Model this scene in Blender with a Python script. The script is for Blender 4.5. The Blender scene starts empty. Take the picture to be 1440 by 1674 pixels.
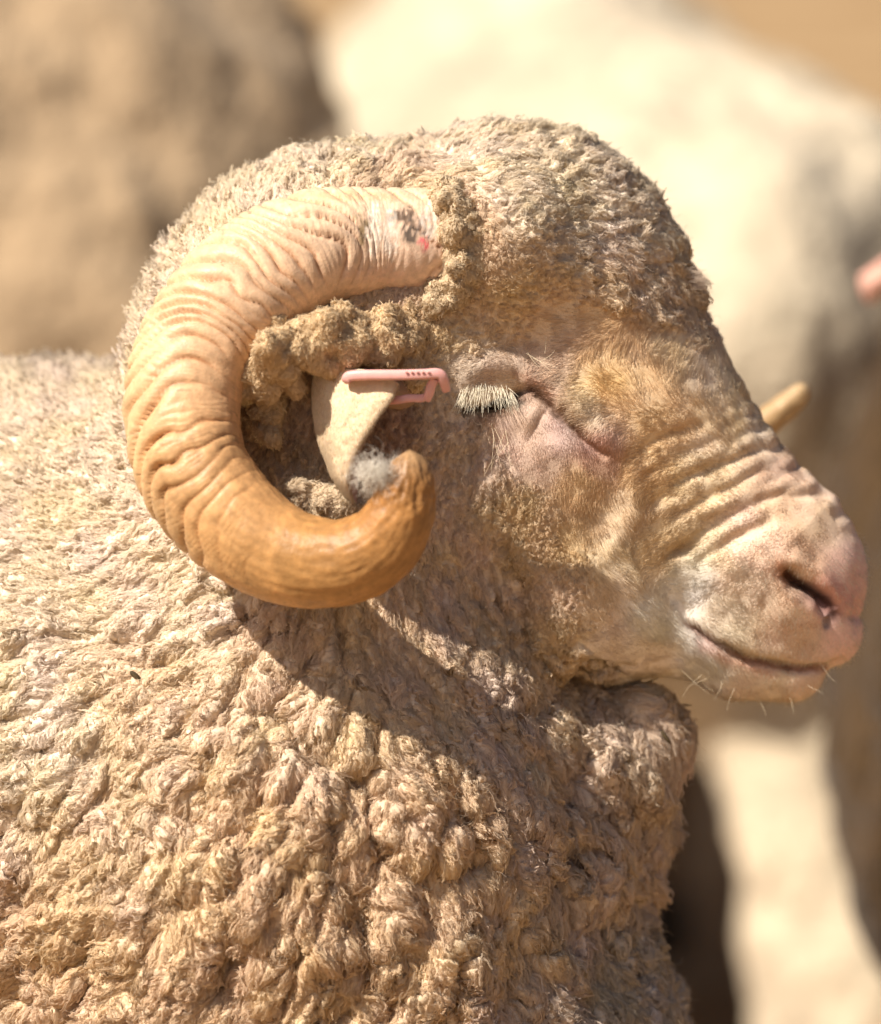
import bpy, math, time
import numpy as np
from mathutils import Vector, Matrix
T0 = time.time()
rng = np.random.default_rng(7)
R = math.radians
scene = bpy.context.scene

# ------------------------------------------------------------------ camera
S = 0.0003                     # metres per photograph pixel at the ram's midplane
DIST = 4.0
DP = DIST / S
PITCH = R(10)
FWD = np.array([0, math.cos(PITCH), -math.sin(PITCH)])
UP = np.array([0, math.sin(PITCH), math.cos(PITCH)])
RIGHT = np.array([1.0, 0, 0])
C0 = np.array([0, 0, 0.74])
cam_d = bpy.data.cameras.new('camera')
cam = bpy.data.objects.new('camera', cam_d)
scene.collection.objects.link(cam)
cam.location = C0 - FWD * DIST
cam.rotation_euler = (math.pi / 2 - PITCH, 0, 0)
cam_d.sensor_fit = 'HORIZONTAL'
cam_d.sensor_width = 36
cam_d.lens = 36 * DIST / (1440 * S)
cam_d.clip_start = 0.1
cam_d.clip_end = 500
cam_d.dof.use_dof = True
cam_d.dof.focus_distance = DIST - 0.082
cam_d.dof.aperture_fstop = 5.0
scene.camera = cam

# ------------------------------------------------------------------ light
TO_SUN = np.array([-0.54, -0.38, 0.75]); TO_SUN /= np.linalg.norm(TO_SUN)
world = bpy.data.worlds.new('World'); scene.world = world; world.use_nodes = True
wn = world.node_tree.nodes; wl = world.node_tree.links
sky = wn.new('ShaderNodeTexSky'); sky.sky_type = 'NISHITA'; sky.sun_disc = False
sky.sun_elevation = math.asin(TO_SUN[2])
sky.sun_rotation = math.atan2(TO_SUN[0], TO_SUN[1])
sky.dust_density = 4.0; sky.air_density = 0.8
bg = wn['Background']; bg.inputs['Strength'].default_value = 0.05
wl.new(sky.outputs[0], bg.inputs['Color'])
sun_d = bpy.data.lights.new('sun', 'SUN'); sun_d.energy = 5.0; sun_d.angle = R(0.8)
sun_d.color = (1.0, 0.895, 0.76)
sun = bpy.data.objects.new('sun', sun_d); scene.collection.objects.link(sun)
sun.rotation_euler = Vector(-TO_SUN).to_track_quat('-Z', 'Y').to_euler()
scene.view_settings.view_transform = 'Standard'
scene.view_settings.look = 'None'
scene.view_settings.exposure = 0.50
scene.view_settings.gamma = 1.0
scene.view_settings.use_curve_mapping = False
scene.cycles.max_bounces = 6
scene.cycles.diffuse_bounces = 4
scene.cycles.transparent_max_bounces = 4
try:
    scene.cycles_curves.shape = 'RIBBONS'
except Exception:
    pass

# ------------------------------------------------------------------ helpers
def Q(u, v, d=0.0):
    """pixel of the photograph + depth -> local frame (units of S)"""
    k = 1 + d / DP
    return np.array([(u - 720) * k, d, (837 - v) * k])
def proj(q):
    k = 1 + q[:, 1] / DP
    return 720 + q[:, 0] / k, 837 - q[:, 2] / k
M3 = np.stack([RIGHT, FWD, UP])          # rows
def W(q):
    return C0 + S * (np.asarray(q) @ M3)
def Wd(q):
    return np.asarray(q) @ M3
def inv(w):
    return ((np.asarray(w) - C0) @ M3.T) / S
def sstep(a, b, x):
    t = np.clip((x - a) / (b - a), 0, 1); return t * t * (3 - 2 * t)

def limit(c, m=.88):
    """keep an albedo under m without changing its hue"""
    c = np.maximum(np.asarray(c, float), .008); k = c.max(-1, keepdims=True)
    return c * np.minimum(1, m / k)
def hash3(i, j, k, seed):
    n = (i * 73856093) ^ (j * 19349663) ^ (k * 83492791) ^ (seed * 2654435)
    n = (n ^ (n >> 13)) * 1274126177
    n = n ^ (n >> 16)
    return (n & 0xFFFFFF).astype(np.float64) / 0xFFFFFF * 2 - 1
def noise(p, scale, seed=0):
    x = np.asarray(p) / scale
    i = np.floor(x).astype(np.int64); f = x - i; f = f * f * (3 - 2 * f)
    r = 0
    for a in (0, 1):
        for b in (0, 1):
            for c in (0, 1):
                w = (f[:, 0] if a else 1 - f[:, 0]) * (f[:, 1] if b else 1 - f[:, 1]) * (f[:, 2] if c else 1 - f[:, 2])
                r = r + w * hash3(i[:, 0] + a, i[:, 1] + b, i[:, 2] + c, seed)
    return r
def fbm(p, scale, seed=0, o=3):
    r = 0; a = 1
    for k in range(o):
        r = r + a * noise(p, scale / 2 ** k, seed + k * 17); a *= 0.5
    return r

class SDF:
    def __init__(s): s.p = []
    def cone(s, a, b, ra, rb, k=60, sy=1.0, sub=False):
        s.p.append((np.array(a, float), np.array(b, float), ra, rb, k, sy, sub)); return s
    def ball(s, a, r, k=60, sy=1.0): return s.cone(a, np.array(a) + [0.01, 0, 0], r, r, k, sy)
    def __call__(s, q):
        f = None
        for a, b, ra, rb, k, sy, sub in s.p:
            sc = np.array([1, 1 / sy, 1])
            pa = (q - a) * sc; ba = (b - a) * sc
            t = np.clip(pa @ ba / max(ba @ ba, 1e-9), 0, 1)
            e = pa - t[:, None] * ba
            d = np.sqrt(np.einsum('ij,ij->i', e, e)) - (ra + (rb - ra) * t)
            if f is None: f = d; continue
            h = np.maximum(k - np.abs(f - d), 0) / k
            f = np.minimum(f, d) - h * h * k * 0.25
        return f
    def grad(s, q, e=1.5):
        f = s(q)
        g = np.stack([s(q + np.eye(3)[i] * e) - f for i in range(3)], 1) / e
        return f, g
    def project(s, q, n=1, e=1.5):
        for _ in range(n):
            f, g = s.grad(q, e)
            gg = np.einsum('ij,ij->i', g, g) + 1e-6
            q = q - (f / gg)[:, None] * g
        return q

def surface_nets(fn, lo, hi, step):
    lo = np.array(lo, float); hi = np.array(hi, float)
    n = np.ceil((hi - lo) / step).astype(int) + 1
    xs = [lo[i] + step * np.arange(n[i]) for i in range(3)]
    F = np.empty(n)
    YY, ZZ = np.meshgrid(xs[1], xs[2], indexing='ij')
    for i in range(0, n[0], 8):
        X = xs[0][i:i + 8]
        pts = np.empty((len(X),) + YY.shape + (3,))
        pts[..., 0] = X[:, None, None]; pts[..., 1] = YY; pts[..., 2] = ZZ
        F[i:i + 8] = fn(pts.reshape(-1, 3)).reshape(len(X), n[1], n[2])
    neg = F < 0
    cnt = np.zeros(n - 1, int)
    offs = [(a, b, c) for a in (0, 1) for b in (0, 1) for c in (0, 1)]
    for o in offs:
        cnt += neg[o[0]:n[0] - 1 + o[0], o[1]:n[1] - 1 + o[1], o[2]:n[2] - 1 + o[2]]
    act = (cnt > 0) & (cnt < 8)
    I = np.argwhere(act); idx = -np.ones(act.shape, int); idx[act] = np.arange(len(I))
    acc = np.zeros((len(I), 3)); c = np.zeros(len(I))
    for o in offs:
        for ax in range(3):
            if o[ax]: continue
            o2 = list(o); o2[ax] = 1
            A = F[tuple((I + o).T)]; B = F[tuple((I + o2).T)]
            m = (A < 0) != (B < 0)
            t = np.where(m, A / np.where(m, A - B, 1), 0)
            pt = np.tile(np.array(o, float), (len(I), 1)); pt[:, ax] += t
            acc[m] += pt[m]; c[m] += 1
    V = lo + step * (I + acc / c[:, None])
    faces = []
    for ax in range(3):
        b, cc = (ax + 1) % 3, (ax + 2) % 3
        sl0 = [slice(None)] * 3; sl1 = [slice(None)] * 3
        sl0[ax] = slice(0, -1); sl1[ax] = slice(1, None)
        ch = neg[tuple(sl0)] != neg[tuple(sl1)]
        E = np.argwhere(ch)
        E = E[(E[:, b] > 0) & (E[:, cc] > 0) & (E[:, b] < n[b] - 1) & (E[:, cc] < n[cc] - 1)]
        def cell(db, dc):
            G = E.copy(); G[:, b] += db; G[:, cc] += dc; return idx[tuple(G.T)]
        q = np.stack([cell(-1, -1), cell(0, -1), cell(0, 0), cell(-1, 0)], 1)
        inside = neg[tuple(E.T)]
        q[~inside] = q[~inside][:, ::-1]
        faces.append(q)
    return V, np.concatenate(faces)

def subdivide(V, Fq):
    e = np.stack([Fq, np.roll(Fq, -1, 1)], 2).reshape(-1, 2)
    es = np.sort(e, 1)
    key = es[:, 0].astype(np.int64) * (len(V) + 1) + es[:, 1]
    uk, first, invi = np.unique(key, return_index=True, return_inverse=True)
    mid = (V[es[first, 0]] + V[es[first, 1]]) / 2
    cen = V[Fq].mean(1)
    nV = len(V); em = (nV + invi.reshape(-1, 4)); cm = nV + len(mid) + np.arange(len(Fq))
    out = []
    for i in range(4):
        out.append(np.stack([Fq[:, i], em[:, i], cm, em[:, (i + 3) % 4]], 1))
    return np.concatenate([V, mid, cen]), np.concatenate(out)

def vnormals(V, Fq):
    a = V[Fq[:, 2]] - V[Fq[:, 0]]; b = V[Fq[:, 3]] - V[Fq[:, 1]]
    fn = np.cross(a, b)
    N = np.zeros_like(V)
    for j in range(3):
        N[:, j] = np.bincount(Fq.ravel(), np.repeat(fn[:, j], 4), len(V))
    return N / (np.linalg.norm(N, axis=1, keepdims=True) + 1e-9)

def compact(V, Fq):
    used = np.unique(Fq); m = -np.ones(len(V), int); m[used] = np.arange(len(used))
    return V[used], m[Fq], used

def tag(o, label=None, cat=None, group=None, kind=None):
    for k, v in (('label', label), ('category', cat), ('group', group), ('kind', kind)):
        if v: o[k] = v
    return o
def empty(name, loc):
    o = bpy.data.objects.new(name, None); scene.collection.objects.link(o)
    o.location = loc; o.empty_display_size = 0.05; return o
def link(name, data, parent=None, mat=None):
    o = bpy.data.objects.new(name, data); scene.collection.objects.link(o)
    if mat: data.materials.append(mat)
    if parent is not None:
        o.parent = parent
        p = parent; loc = Vector((0, 0, 0))
        while p is not None: loc += p.location; p = p.parent
        o.location = -loc
    return o
def make_mesh(name, Vw, faces, mat, parent=None, tint=None, smooth=True, extra=None):
    """Vw in world metres"""
    faces = np.asarray(faces)
    me = bpy.data.meshes.new(name)
    me.vertices.add(len(Vw)); me.vertices.foreach_set('co', np.asarray(Vw, np.float32).ravel())
    k = faces.shape[1]
    me.loops.add(faces.size); me.loops.foreach_set('vertex_index', faces.ravel().astype(np.int32))
    me.polygons.add(len(faces))
    me.polygons.foreach_set('loop_start', np.arange(0, faces.size, k, dtype=np.int32))
    me.polygons.foreach_set('loop_total', np.full(len(faces), k, np.int32))
    me.update(calc_edges=True)
    if smooth: me.polygons.foreach_set('use_smooth', np.ones(len(faces), bool))
    if tint is not None:
        a = me.color_attributes.new('tint', 'FLOAT_COLOR', 'POINT')
        c = np.ones((len(Vw), 4), np.float32); c[:, :3] = tint
        a.data.foreach_set('color', c.ravel())
    return link(name, me, parent, mat)

def make_hair(name, root, direc, length, rad, tint, snrm, mat, parent, npts=6, curl=0.0, cfreq=2.0, droop=0.0, seed=1, taper=0.35):
    """all in local frame units; root,direc (N,3)"""
    N = len(root); r = np.random.default_rng(seed)
    direc = direc / (np.linalg.norm(direc, axis=1, keepdims=True) + 1e-9)
    s1 = np.cross(direc, r.normal(size=(N, 3))); s1 /= np.linalg.norm(s1, axis=1, keepdims=True) + 1e-9
    s2 = np.cross(direc, s1)
    t = np.linspace(0, 1, npts)[None, :, None]
    L = np.broadcast_to(np.asarray(length, float), (N,))[:, None, None]
    C = np.broadcast_to(np.asarray(curl, float), (N,))[:, None, None]
    ph = r.uniform(0, 6.28, (N, 1, 1)); fr = np.broadcast_to(np.asarray(cfreq, float), (N,))[:, None, None] * r.uniform(.7, 1.3, (N, 1, 1))
    P = root[:, None, :] + direc[:, None, :] * L * t
    env = t ** 0.8
    P = P + (s1[:, None, :] * np.cos(ph + fr * t * 6.28) + s2[:, None, :] * np.sin(ph + fr * t * 6.28)) * C * env
    P[:, :, 2] -= (droop * L * t ** 2)[:, :, 0]
    Pw = W(P.reshape(-1, 3))
    d = bpy.data.hair_curves.new(name)
    d.add_curves([npts] * N)
    d.attributes['position'].data.foreach_set('vector', Pw.astype(np.float32).ravel())
    rr = np.broadcast_to(np.asarray(rad, float), (N,))[:, None] * (1 - (1 - taper) * np.linspace(0, 1, npts)[None, :])
    a = d.attributes.get('radius') or d.attributes.new('radius', 'FLOAT', 'POINT')
    a.data.foreach_set('value', (rr * S).astype(np.float32).ravel())
    a = d.attributes.new('tint', 'FLOAT_VECTOR', 'CURVE')
    a.data.foreach_set('vector', np.broadcast_to(tint, (N, 3)).astype(np.float32).ravel())
    a = d.attributes.new('snrm', 'FLOAT_VECTOR', 'CURVE')
    a.data.foreach_set('vector', Wd(snrm).astype(np.float32).ravel())
    return link(name, d, parent, mat)

# ------------------------------------------------------------------ materials
def mat(name):
    m = bpy.data.materials.new(name); m.use_nodes = True
    nt = m.node_tree; nt.nodes.clear()
    out = nt.nodes.new('ShaderNodeOutputMaterial')
    return m, nt, out
def principled(name, color=None, rough=0.8, spec=0.2, sss=0.0, sss_r=(1, .4, .2), sss_scale=0.003, noise_scale=None, noise_amt=0.15, bump=None, sheen=0.0, use_tint=True):
    m, nt, out = mat(name)
    b = nt.nodes.new('ShaderNodeBsdfPrincipled'); nt.links.new(b.outputs[0], out.inputs[0])
    b.inputs['Roughness'].default_value = rough
    b.inputs['Specular IOR Level'].default_value = spec
    b.inputs['Sheen Weight'].default_value = sheen
    if sss:
        b.inputs['Subsurface Weight'].default_value = sss
        b.inputs['Subsurface Radius'].default_value = sss_r
        b.inputs['Subsurface Scale'].default_value = sss_scale
    if color is None and use_tint:
        at = nt.nodes.new('ShaderNodeAttribute'); at.attribute_name = 'tint'; src = at.outputs['Color']
    else:
        rgb = nt.nodes.new('ShaderNodeRGB'); rgb.outputs[0].default_value = (*color, 1); src = rgb.outputs[0]
    tc = nt.nodes.new('ShaderNodeTexCoord')
    if noise_scale:
        n = nt.nodes.new('ShaderNodeTexNoise'); n.inputs['Scale'].default_value = noise_scale; n.inputs['Detail'].default_value = 6
        nt.links.new(tc.outputs['Object'], n.inputs['Vector'])
        mr = nt.nodes.new('ShaderNodeMapRange'); mr.inputs[1].default_value = .3; mr.inputs[2].default_value = .7
        mr.inputs[3].default_value = 1 - noise_amt; mr.inputs[4].default_value = 1 + noise_amt
        nt.links.new(n.outputs[0], mr.inputs[0])
        vm = nt.nodes.new('ShaderNodeVectorMath'); vm.operation = 'SCALE'
        nt.links.new(src, vm.inputs[0]); nt.links.new(mr.outputs[0], vm.inputs['Scale']); src = vm.outputs[0]
    nt.links.new(src, b.inputs['Base Color'])
    if bump:
        n = nt.nodes.new('ShaderNodeTexNoise'); n.inputs['Scale'].default_value = bump[0]; n.inputs['Detail'].default_value = 5
        nt.links.new(tc.outputs['Object'], n.inputs['Vector'])
        bp = nt.nodes.new('ShaderNodeBump'); bp.inputs['Strength'].default_value = bump[1]; bp.inputs['Distance'].default_value = bump[2]
        nt.links.new(n.outputs[0], bp.inputs['Height']); nt.links.new(bp.outputs[0], b.inputs['Normal'])
    return m
def hair_mat(name, diff=0.65, trans=0.25, gloss=0.1, rough=0.45):
    m, nt, out = mat(name)
    at = nt.nodes.new('ShaderNodeAttribute'); at.attribute_name = 'tint'
    sn = nt.nodes.new('ShaderNodeAttribute'); sn.attribute_name = 'snrm'
    nn = nt.nodes.new('ShaderNodeVectorMath'); nn.operation = 'NORMALIZE'; nt.links.new(sn.outputs['Vector'], nn.inputs[0])
    d = nt.nodes.new('ShaderNodeBsdfDiffuse'); nt.links.new(at.outputs['Vector'], d.inputs[0]); nt.links.new(nn.outputs[0], d.inputs['Normal'])
    t = nt.nodes.new('ShaderNodeBsdfTranslucent'); nt.links.new(at.outputs['Vector'], t.inputs[0])
    h = nt.nodes.new('ShaderNodeBsdfHair'); h.component = 'Reflection'
    h.inputs['RoughnessU'].default_value = rough; h.inputs['RoughnessV'].default_value = 0.9
    nt.links.new(at.outputs['Vector'], h.inputs[0])
    m1 = nt.nodes.new('ShaderNodeMixShader'); m1.inputs[0].default_value = trans / (diff + trans)
    nt.links.new(d.outputs[0], m1.inputs[1]); nt.links.new(t.outputs[0], m1.inputs[2])
    m2 = nt.nodes.new('ShaderNodeMixShader'); m2.inputs[0].default_value = gloss
    nt.links.new(m1.outputs[0], m2.inputs[1]); nt.links.new(h.outputs[0], m2.inputs[2])
    nt.links.new(m2.outputs[0], out.inputs[0])
    return m
M_FLEECE = principled('fleece_and_skin', rough=.9, spec=.08, sss=.0, noise_scale=900, noise_amt=.10, bump=(1500, .5, .0006), sheen=.1)
M_WOOLHAIR = hair_mat('wool_fibre', .70, .27, .03)
M_FURHAIR = hair_mat('face_hair', .72, .18, .12, .3)
M_HORN = principled('horn_keratin', rough=.42, spec=.35, sss=.04, sss_scale=.003, noise_scale=300, noise_amt=.16, bump=(900, .4, .0006))
M_EAR = principled('ear_skin', rough=.8, spec=.15, sss=.35, sss_scale=.004, noise_scale=500, noise_amt=.08)
M_TAG = principled('pink_plastic', color=(.72, .40, .38), rough=.38, spec=.4, sss=.2, sss_scale=.002, noise_scale=300, noise_amt=.06)
M_EYE = principled('dark_eye', color=(.012, .008, .006), rough=.12, spec=.6)
M_HUSK = principled('dry_husk', color=(.07, .05, .025), rough=.7, noise_scale=800, noise_amt=.4)

# ------------------------------------------------------------------ the ram's body
B = SDF()
B.cone(Q(-1100, 1240, 900), Q(100, 1230, 420), 600, 620)                      # barrel
B.cone(Q(100, 1240, 380), Q(480, 1380, 170), 600, 540, 120)                    # shoulders
B.cone(Q(470, 1480, 150), Q(700, 1760, 140), 520, 400, 100)                     # breast
B.cone(Q(480, 1150, 150), Q(560, 640, 20), 430, 340, 120, .9)                 # neck, nape
B.cone(Q(600, 1310, 190), Q(695, 1420, 165), 380, 330, 80)                       # throat wool
B.cone(Q(650, 1240, 180), Q(900, 1310, 110), 265, 172, 50)
B.cone(Q(640, 560, 0), Q(840, 472, 0), 326, 258, 80, .87)                      # poll and topknot
B.ball(Q(803, 410, -165), 130, 50)                                             # boss of the horns
B.ball(Q(803, 410, 165), 130, 50)
B.cone(Q(880, 595, 0), Q(915, 690, 0), 270, 284, 50, .73)                      # forehead
B.cone(Q(912, 698, 0), Q(1236, 932, 0), 280, 168, 60, .70)                     # bridge of the nose
B.cone(Q(1255, 915, 0), Q(1288, 950, 0), 140, 124, 40, .95)                    # nose
B.cone(Q(930, 1255, 70), Q(1040, 1215, 30), 118, 72, 60)                        # wool under the chin
B.ball(Q(1354, 1034, 0), 56, 24, 1.25)                                         # upper lip
B.cone(Q(1180, 1010, 0), Q(1290, 1030, 0), 80, 62, 40, 1.2)
B.cone(Q(1215, 1078, 0), Q(1292, 1090, 0), 66, 58, 16, 1.1)                    # chin
B.cone(Q(955, 960, 0), Q(1180, 1045, 0), 148, 66, 50, 1.0)                     # jaw
B.cone(Q(840, 780, 0), Q(930, 920, 0), 235, 190, 60, .95)                      # cheeks
B.cone(Q(1000, 700, 0), Q(1060, 860, 0), 165, 130, 50, .95)
legs_world = [(-0.02, -0.02), (0.02, 0.22), (-0.62, 0.16), (-0.55, 0.40)]
# (the legs hang from the barrel to the ground)
for lx, ly in legs_world:
    B.cone(inv((lx, ly, .44)), inv((lx + .01, ly, .22)), 260, 120, 120)
    B.cone(inv((lx + .01, ly, .22)), inv((lx, ly, .06)), 95, 75, 60)
    B.cone(inv((lx, ly, .04)), inv((lx + .03, ly, .035)), 100, 90, 40)

V, Fq = surface_nets(B, (-2700, -800, -2560), (820, 1700, 700), 22)
V = B.project(V, 2)
print('base', len(V), time.time() - T0)
Nn = vnormals(V, Fq)
fc = V[Fq].mean(1); fN = Nn[Fq].mean(1)
fu, fv = proj(fc)
sel = (fu > -90) & (fu < 1500) & (fv > 150) & (fv < 1760) & (fN[:, 1] < 0.38)
VB, FB, _ = compact(V, Fq[~sel])
VA, FA, _ = compact(V, Fq[sel])
for lev in range(3):
    VA, FA = subdivide(VA, FA)
    if lev < 2: VA = B.project(VA, 1)
VA = B.project(VA, 1)
NA = vnormals(VA, FA)
print('fine', len(VA), time.time() - T0)

# ---- map of the coat: control points on the animal, u v | lock length, width, height, direction | hair length, curl | colour
WOOL = (.76, .615, .455); WARM = (.74, .575, .405); GREY = (.66, .54, .435); CREAM = (.87, .75, .60)
TAN = (.80, .59, .37); DTAN = (.74, .52, .29); LTAN = (.86, .69, .48); PINK = (.80, .53, .45); WHITE = (.92, .88, .80)
MAUVE = (.70, .53, .46); PBEIGE = (.83, .63, .48); JAW = (.85, .73, .58)
CP = [
 (250, 380, 46, 20, 22, 125, 24, 3, CREAM), (360, 300, 46, 18, 20, 115, 24, 3, CREAM), (480, 270, 42, 17, 18, 105, 20, 3, CREAM),
 (600, 240, 44, 19, 19, 80, 10, 2, CREAM), (760, 215, 48, 20, 20, 60, 9, 2, CREAM), (900, 240, 36, 18, 17, 50, 8, 2, CREAM),
 (1000, 300, 34, 18, 17, 30, 9, 2, CREAM), (1080, 370, 36, 18, 17, 15, 10, 2, CREAM), (1130, 450, 42, 19, 18, 0, 12, 2, WOOL),
 (850, 330, 27, 15, 15, 20, 7, 2, CREAM), (950, 400, 27, 15, 14, 0, 7, 2, CREAM), (1000, 470, 28, 15, 14, -30, 8, 2, WOOL),
 (780, 380, 14, 10, 7, -60, 7, 2, WARM), (1080, 490, 26, 12, 11, -40, 10, 2, GREY), (1140, 530, 22, 11, 6, -40, 12, 2, GREY),
 (720, 320, 40, 16, 16, 210, 9, 2, WOOL), (620, 290, 42, 17, 16, 60, 9, 2, WOOL),
 (720, 420, 10, 8, 4, -80, 7, 1.5, WARM), (770, 480, 11, 8, 4, -60, 8, 2, WARM), (860, 470, 12, 9, 4, -20, 9, 2, (.76, .60, .41)),
 (900, 515, 10, 9, 1, -10, 12, 1.5, (.74, .56, .38)), (700, 540, 16, 10, 7, -120, 8, 2, WARM), (770, 555, 10, 8, 3, -140, 10, 2, WOOL),
 (980, 530, 8, 8, 0, 10, 14, 1.5, TAN),
 (1010, 570, 8, 8, 0, 80, 15, 1.2, TAN), (1100, 570, 8, 8, 0, 50, 14, 1, LTAN), (1170, 600, 8, 8, 0, 80, 9, .8, (.70, .58, .45)),
 (1000, 640, 8, 8, 0, 160, 16, 1.2, DTAN), (1060, 620, 8, 8, 0, 120, 15, 1, TAN), (1100, 690, 8, 8, 0, 165, 13, 1, TAN), (1200, 690, 8, 8, 0, 140, 8, .8, LTAN),
 (1240, 690, 8, 8, 0, 130, 6, .5, (.68, .56, .45)), (1150, 770, 8, 8, 0, 165, 9, .8, LTAN), (1060, 760, 8, 8, 0, 190, 11, 1, TAN),
 (1280, 780, 8, 8, 0, 150, 4, .4, (.68, .50, .36)), (1350, 850, 8, 8, 0, 150, 2.5, .3, PBEIGE), (1300, 915, 8, 8, 0, 200, 3, .3, (.70, .50, .35)),
 (1250, 900, 8, 8, 0, 190, 4, .3, PBEIGE), (1395, 940, 8, 8, 0, 200, 1, .1, PINK), (1390, 1040, 8, 8, 0, 200, 1, .2, PINK), (1365, 970, 8, 8, 0, 200, .8, .1, (.60, .33, .28)),
 (1300, 1035, 8, 8, 0, 200, 3, .6, (.76, .57, .44)), (1210, 950, 8, 8, 0, 180, 6, .5, (.76, .62, .47)), (1130, 960, 8, 8, 0, 170, 8, .8, WHITE),
 (1180, 1000, 8, 8, 0, -20, 6, .5, (.76, .66, .52)), (1250, 1110, 8, 8, 0, -40, 4, .4, (.78, .64, .50)), (1330, 1115, 8, 8, 0, -30, 2, .3, (.74, .56, .45)),
 (1140, 1070, 8, 8, 0, -55, 14, 1, WHITE), (1070, 1010, 8, 8, 0, -35, 13, 1, WHITE), (1060, 1080, 8, 8, 0, -15, 5, .4, JAW),
 (980, 1070, 8, 8, 0, -20, 6, .5, JAW), (950, 800, 8, 8, 0, -100, 10, 1.5, (.66, .48, .30)), (1010, 840, 8, 8, 0, -70, 11, 1, (.72, .57, .41)),
 (1010, 930, 8, 8, 0, -40, 12, 1, (.72, .60, .46)), (1070, 900, 8, 8, 0, 200, 10, 1, (.72, .56, .38)), (880, 760, 8, 8, 0, -90, 4, .5, (.58, .43, .35)), (850, 690, 8, 8, 0, -90, 3, .4, MAUVE),
 (820, 615, 8, 8, 0, 165, 9, 1, (.66, .52, .42)), (765, 600, 8, 8, 1, 190, 10, 1, (.64, .53, .43)), (890, 610, 8, 8, 0, 30, 6, .8, (.56, .42, .34)),
 (965, 665, 8, 8, 0, 190, 17, 1.2, (.76, .62, .44)), (910, 710, 8, 8, 0, -90, 3, .4, MAUVE), (980, 745, 8, 8, 0, -100, 5, .5, (.56, .36, .29)),
 (750, 660, 14, 10, 3, -110, 10, 1.5, GREY),
 (850, 830, 9, 8, 5, -100, 5, 1.5, (.68, .54, .38)), (885, 880, 9, 8, 6, -90, 4, 1.5, (.72, .57, .41)), (930, 950, 9, 8, 6, -90, 5, 1.5, (.72, .57, .41)),
 (900, 1030, 12, 8, 7, -90, 5, 1.5, (.66, .53, .38)), (945, 1095, 9, 7, 3, -60, 6, 1.5, (.68, .54, .39)), (840, 900, 13, 9, 8, -90, 6, 1.5, (.66, .53, .38)),
 (975, 980, 8, 8, 1, -60, 7, 1.5, (.66, .52, .36)), (930, 870, 8, 8, 1, -80, 8, 1.5, (.64, .48, .31)),
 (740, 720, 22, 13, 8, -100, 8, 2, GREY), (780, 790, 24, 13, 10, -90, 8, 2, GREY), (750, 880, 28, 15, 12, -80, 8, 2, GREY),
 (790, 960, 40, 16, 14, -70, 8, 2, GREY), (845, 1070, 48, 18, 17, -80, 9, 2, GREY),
 (600, 1030, 46, 16, 12, -80, 10, 2, WOOL), (450, 1020, 44, 18, 15, -110, 10, 2, WOOL), (500, 1150, 55, 20, 18, -110, 10, 2.5, WOOL),
 (700, 1150, 60, 20, 14, -72, 10, 2.5, WOOL), (340, 980, 34, 18, 16, -150, 12, 2.5, CREAM), (860, 1180, 70, 24, 18, -60, 10, 2.5, GREY),
 (1000, 1190, 80, 38, 24, -45, 8, 2, GREY), (1100, 1190, 60, 34, 12, -70, 10, 2, GREY), (950, 1350, 90, 32, 28, -85, 10, 2.5, GREY),
 (1080, 1450, 60, 30, 20, -60, 14, 3, GREY), (1050, 1600, 50, 26, 20, -50, 15, 3, (.54, .47, .40)),
 (700, 1350, 64, 26, 26, -80, 11, 2.5, WARM), (580, 1420, 64, 26, 26, -95, 11, 2.5, WARM), (700, 1600, 64, 30, 30, -85, 12, 3, WARM), (850, 1600, 60, 28, 24, -70, 12, 3, GREY),
 (420, 1380, 64, 24, 24, -110, 11, 2.5, WARM), (400, 1600, 64, 26, 26, -110, 12, 3, WARM), (200, 1350, 52, 26, 20, -120, 12, 3, WOOL), (250, 1150, 44, 24, 18, -150, 13, 3, WOOL),
 (80, 1200, 44, 26, 18, -150, 15, 3, CREAM), (90, 1600, 64, 28, 24, -140, 14, 3, WARM), (100, 950, 44, 24, 15, 180, 20, 3, CREAM),
 (150, 720, 44, 22, 16, 150, 24, 3, CREAM), (60, 560, 44, 22, 18, 110, 28, 3, CREAM), (210, 520, 44, 20, 18, 140, 26, 3, CREAM),
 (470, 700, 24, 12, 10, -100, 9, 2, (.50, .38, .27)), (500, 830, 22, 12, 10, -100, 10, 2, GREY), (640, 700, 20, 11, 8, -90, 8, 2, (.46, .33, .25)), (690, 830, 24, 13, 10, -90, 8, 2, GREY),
]
cp_uv = np.array([c[:2] for c in CP], float)
cp_val = np.array([list(c[2:5]) + [math.cos(R(c[5])), math.sin(R(c[5]))] + list(c[6:8]) + list(c[8]) for c in CP], float)
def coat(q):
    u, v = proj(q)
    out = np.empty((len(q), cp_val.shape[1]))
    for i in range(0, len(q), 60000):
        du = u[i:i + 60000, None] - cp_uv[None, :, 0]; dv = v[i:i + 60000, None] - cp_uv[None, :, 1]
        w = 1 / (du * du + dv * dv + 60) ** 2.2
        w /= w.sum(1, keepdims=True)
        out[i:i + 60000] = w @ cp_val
    return out

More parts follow.
